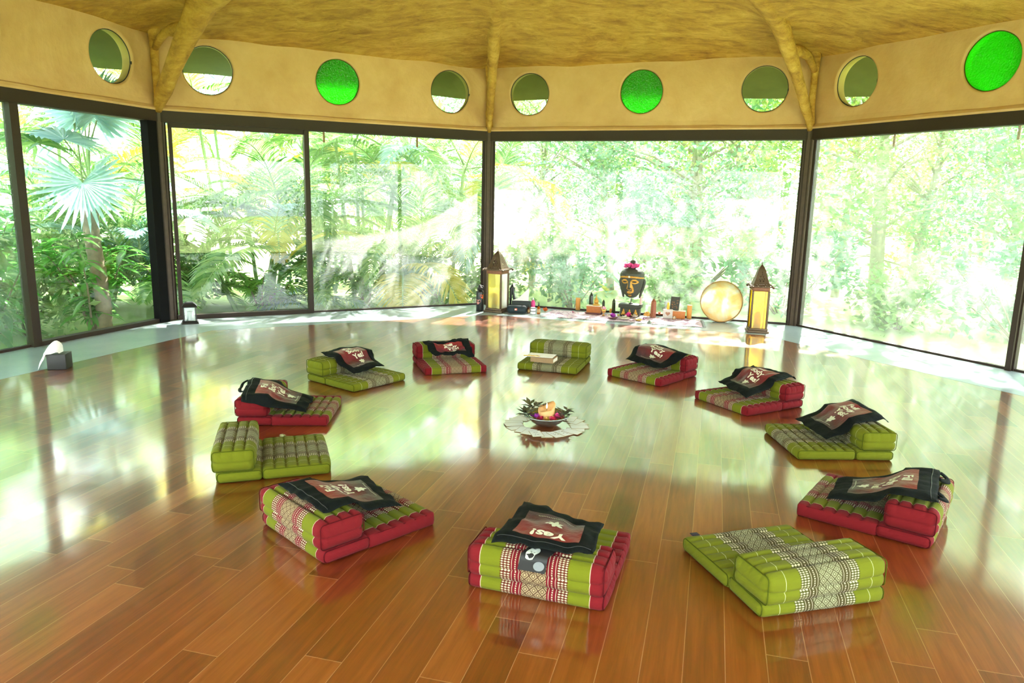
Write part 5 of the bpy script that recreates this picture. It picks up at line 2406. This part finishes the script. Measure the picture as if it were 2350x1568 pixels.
def fan_leaf(R_f, n, lm, seed):
    rr_ = random.Random(seed)
    mb = MB()
    for i in range(n):
        a = -2.35 + 4.7 * i / (n - 1)
        l_ = R_f * rr_.uniform(.88, 1.05) * (.82 + .18 * cos(a * .6))
        d = Vector((cos(a), sin(a), 0))
        s_ = Vector((-sin(a), cos(a), 0))
        w1 = R_f * .5 * 4.7 / n * .5
        dz = -.10 * rr_.uniform(.5, 1.6)
        vs = [Vector((0, 0, 0)), d * l_ * .5 + s_ * w1 + Vector((0, 0, -.01)), d * l_ * .5 + Vector((0, 0, .02)), d * l_ * .5 - s_ * w1 + Vector((0, 0, -.01)),
              d * l_ * .8 + s_ * w1 * .6 + Vector((0, 0, dz * .4)), d * l_ * .8 - s_ * w1 * .6 + Vector((0, 0, dz * .4)), d * l_ + Vector((0, 0, dz))]
        b = len(mb.v)
        mb.v += vs
        for f in ((0, 1, 2), (0, 2, 3), (1, 4, 2), (2, 4, 5), (2, 5, 3), (4, 6, 5)):
            mb.face([b + q for q in f], 0, None, False)
    mb.tube([(0, 0, 0), (-.4, 0, -.04), (-.8, 0, -.2)], [.008, .010, .014], 6, mi=1)
    return mb.mesh('fan_leaf', [lm, M_STEM])


FL = [fan_leaf(.62, 28, L_PALMB, 1), fan_leaf(.52, 24, L_PALM, 2), fan_leaf(.5, 24, L_PALMB, 3)]
fp = at_y(205, 420, 9.0)
t = thing('fan_palm', 'blue green fan palm on a ringed trunk outside the left window', 'palm', (fp.x, 9.0, -.35))
TH = fp.z + .35
mb = MB()
pts = [(0.02, 0, 0), (0, 0, .6), (-.02, 0, 1.2), (0, 0, TH - .15)]
pts = [Vector(pts[0]).lerp(Vector(pts[3]), i / 30) + Vector((.03 * sin(i / 5), 0, 0)) for i in range(31)]
mb.tube(pts, [.085 + (.008 if i % 2 else 0) + (.03 * max(0, i - 24) / 6) for i in range(31)], 12)
mb.build('trunk', M_BARKD, t)
rr_ = random.Random(9)
for q in range(10):
    a = 2 * PI * q / 10 + rr_.uniform(-.2, .2)
    pitch = rr_.uniform(-.5, .9)
    if q % 3 == 0:
        pitch = -1.1
    o = mk('fan_leaf', FL[q % 3], t)
    M_ = Matrix.Translation((0, 0, TH)) @ Matrix.Rotation(a, 4, 'Z') @ Matrix.Rotation(pitch, 4, 'Y') @ Matrix.Translation((.8, 0, .2))
    o.matrix_local = M_
o = mk('fan_leaf', FL[0], t)
# the big leaf facing the room
vm = Vector((.62, -.75, .05)).normalized()
zx = Vector((0, 0, -1))
yx = vm.cross(zx).normalized()
zx2 = yx.cross(vm)
Mx = Matrix((zx2 * 1, vm.cross(zx2), vm)).transposed().to_4x4()
Mx.translation = Vector((.12, -.35, TH - .0))
o.matrix_local = Mx

# broadleaf shrub at left


def whorl_shrub(label, x_, y_, h, nst, lm, seed, ll=.26, z0=-.35, lean=(0, 0), name='broadleaf_shrub', whorl=6, steps=7):
    r2 = random.Random(seed)
    t = thing(name, label, 'shrub', (x_, y_, z0))
    for s_ in range(nst):
        a = r2.uniform(0, 2 * PI)
        top = Vector((cos(a) * .45 + lean[0], sin(a) * .45 + lean[1], h * r2.uniform(.65, 1.05)))
        mid = top * .5 + Vector((r2.uniform(-.08, .08), r2.uniform(-.08, .08), .1))
        st = MB()
        pts = [Vector((0, 0, 0)).lerp(mid, i / 5) for i in range(5)] + [mid.lerp(top, i / 5) for i in range(6)]
        st.tube(pts, [.016 - .0012 * i for i in range(11)], 6)
        st.build('stem', M_BARKD, t)
        lf = MB()
        for k_ in range(steps):
            f = .25 + .75 * k_ / (steps - 1)
            p = mid.lerp(top, (f - .5) * 2) if f > .5 else Vector((0, 0, 0)).lerp(mid, f * 2)
            for w in range(whorl):
                b_ = r2.uniform(0, 2 * PI)
                el = r2.uniform(-.35, .75)
                d = Vector((cos(b_) * cos(el), sin(b_) * cos(el), sin(el)))
                sd_ = d.cross(Vector((0, 0, 1))).normalized()
                up = sd_.cross(d)
                L_ = ll * r2.uniform(.7, 1.2)
                w_ = L_ * .13
                g = [p + d * .02]
                spine, lft, rgt = [], [], []
                for (q, ww) in ((.12, .4), (.35, 1), (.6, 1), (.82, .6)):
                    c_ = p + d * L_ * q - Vector((0, 0, L_ * .35 * q * q))
                    spine.append(c_)
                    lft.append(c_ + sd_ * w_ * ww + up * w_ * .35 * ww)
                    rgt.append(c_ - sd_ * w_ * ww + up * w_ * .35 * ww)
                tip = p + d * L_ - Vector((0, 0, L_ * .38))
                b = len(lf.v)
                lf.v += g + spine + lft + rgt + [tip]
                S0 = b + 1
                Lf = b + 5
                Rt_ = b + 9
                tp = b + 13
                lf.face((b, S0, Lf), 0, None)
                lf.face((b, Rt_, S0), 0, None)
                for q in range(3):
                    lf.face((S0 + q, S0 + q + 1, Lf + q + 1, Lf + q), 0, None)
                    lf.face((Rt_ + q, Rt_ + q + 1, S0 + q + 1, S0 + q), 0, None)
                lf.face((S0 + 3, tp, Lf + 3), 0, None)
                lf.face((Rt_ + 3, tp, S0 + 3), 0, None)
        lf.build('leaves', lm, t)
    return t


p = at_y(130, 760, 7.7)
whorl_shrub('tall bright green broad-leaved shrub close outside the left window', -6.35, 7.7, 2.55, 6, L_BROAD, 1, .30)
whorl_shrub('dark green long-leaved shrub low outside the left window', -5.75, 7.95, 1.45, 6, L_DEEP, 2, .34)
whorl_shrub('deep green shrub at the foot of the left corner post', -5.2, 9.0, 1.25, 6, L_DEEP, 3, .3)
whorl_shrub('broad-leaved shrub behind the sliding pane at the left edge', -6.9, 6.4, 2.6, 6, L_DEEP, 4, .3)
whorl_shrub('mid green shrub behind the fan palm trunk', -6.9, 9.6, 1.6, 6, L_BROAD, 5, .26)
whorl_shrub('low leafy shrub behind the small black lantern', -4.7, 10.3, .85, 6, L_BROAD, 6, .2)
whorl_shrub('low leafy shrub left of the mullion in the left far window', -3.7, 10.8, .7, 6, L_BROAD, 7, .2)
whorl_shrub('low leafy shrub under the slim palm stems', -2.3, 11.6, .75, 6, L_BROAD, 8, .22)
whorl_shrub('low leafy shrub by the foot of the middle corner post outside', -1.1, 11.9, .7, 6, L_BROAD, 9, .2)

for (x_, y_, v_, s_, lab) in ((-6.1, 9.1, 1, 1.0, 'low dense bush at the foot of the fan palm trunk'), (-7.5, 7.5, 0, 1.2, 'dense bush behind the bright broad-leaved shrub'), (-5.3, 11.8, 1, 1.1, 'low bush under the yellowing palm fronds'),
                              (-3.4, 12.5, 0, 1.0, 'low bush behind the mullion of the left far window'), (-8.3, 9.0, 1, 1.4, 'larger bush behind the fan palm'), (-6.6, 6.0, 0, 1.0, 'low bush behind the leftmost sliding pane'),
                              (-1.7, 12.9, 1, 1.0, 'low bush between the slim palm stems'), (-6.9, 11.3, 0, 1.2, 'low bush behind the left corner post outside')):
    t = thing('garden_bush', lab, 'bush', (x_, y_, -.38), x_ * 2, 'bushes outside the left windows')
    t.scale = (s_, s_, s_)
    mk('stem', lowm[v_][0], t)
    mk('foliage', lowm[v_][1], t)

# thicket filling at the left (bamboo-like)

for q, (az, d, lab) in enumerate(((-52, 13.0, 'leafy tree far beyond the left edge of the left window'), (-44, 14.0, 'leafy tree behind the broad-leaved shrub'),
                                  (-15, 17.5, 'leafy tree behind the mullion palms'), (-8, 17.5, 'leafy tree behind the slim palm stems'))):
    x_, y_ = polar(az, d)
    put_tree(x_, y_, [1, 0, 2, 1, 2, 0, 2][q], .85, q * 1.3, lab, 'trees behind the palms and shrubs on the left')

for q, (x_, y_) in enumerate(((-7.5, -3.5), (-4.0, -6.0), (.5, -7.0), (4.5, -6.0), (8.5, -3.5), (-10.5, .5), (10.5, .5), (11.5, 4.5))):  # unseen trees added to darken glass reflections and cut light from behind
    put_tree(x_, y_, q % 3, .8, q * 1.7, 'added unseen tree behind the viewer, darkening the reflections in the glass', 'added unseen trees behind the viewer')
# fronds that would reach into the room are cut back
def inside_room(p, m=.16):
    for k in range(8):
        a, b = vert(k), vert(k + 1)
        t_ = (b - a).normalized()
        n_ = Vector((-t_.y, t_.x, 0))
        if (Vector((p.x, p.y, 0)) - a).dot(n_) > m:
            return False
    return True


bpy.context.view_layer.update()
for o in list(bpy.data.objects):
    if o.type == 'MESH' and (o.name.startswith('frond') or o.name.startswith('fan_leaf')):
        mw = o.matrix_world
        if any(inside_room(mw @ v_.co) for v_ in list(o.data.vertices)[::5]):
            bpy.data.objects.remove(o)

# lights of the view
cy_ = sc.cycles
cy_.use_denoising = True
cy_.max_bounces = 6
cy_.diffuse_bounces = 3
cy_.use_adaptive_sampling = True
cy_.adaptive_threshold = .15
cy_.adaptive_min_samples = 20
cy_.glossy_bounces = 3
cy_.transmission_bounces = 6
cy_.transparent_max_bounces = 16
cy_.sample_clamp_indirect = 8
cy_.caustics_reflective = False
cy_.caustics_refractive = False
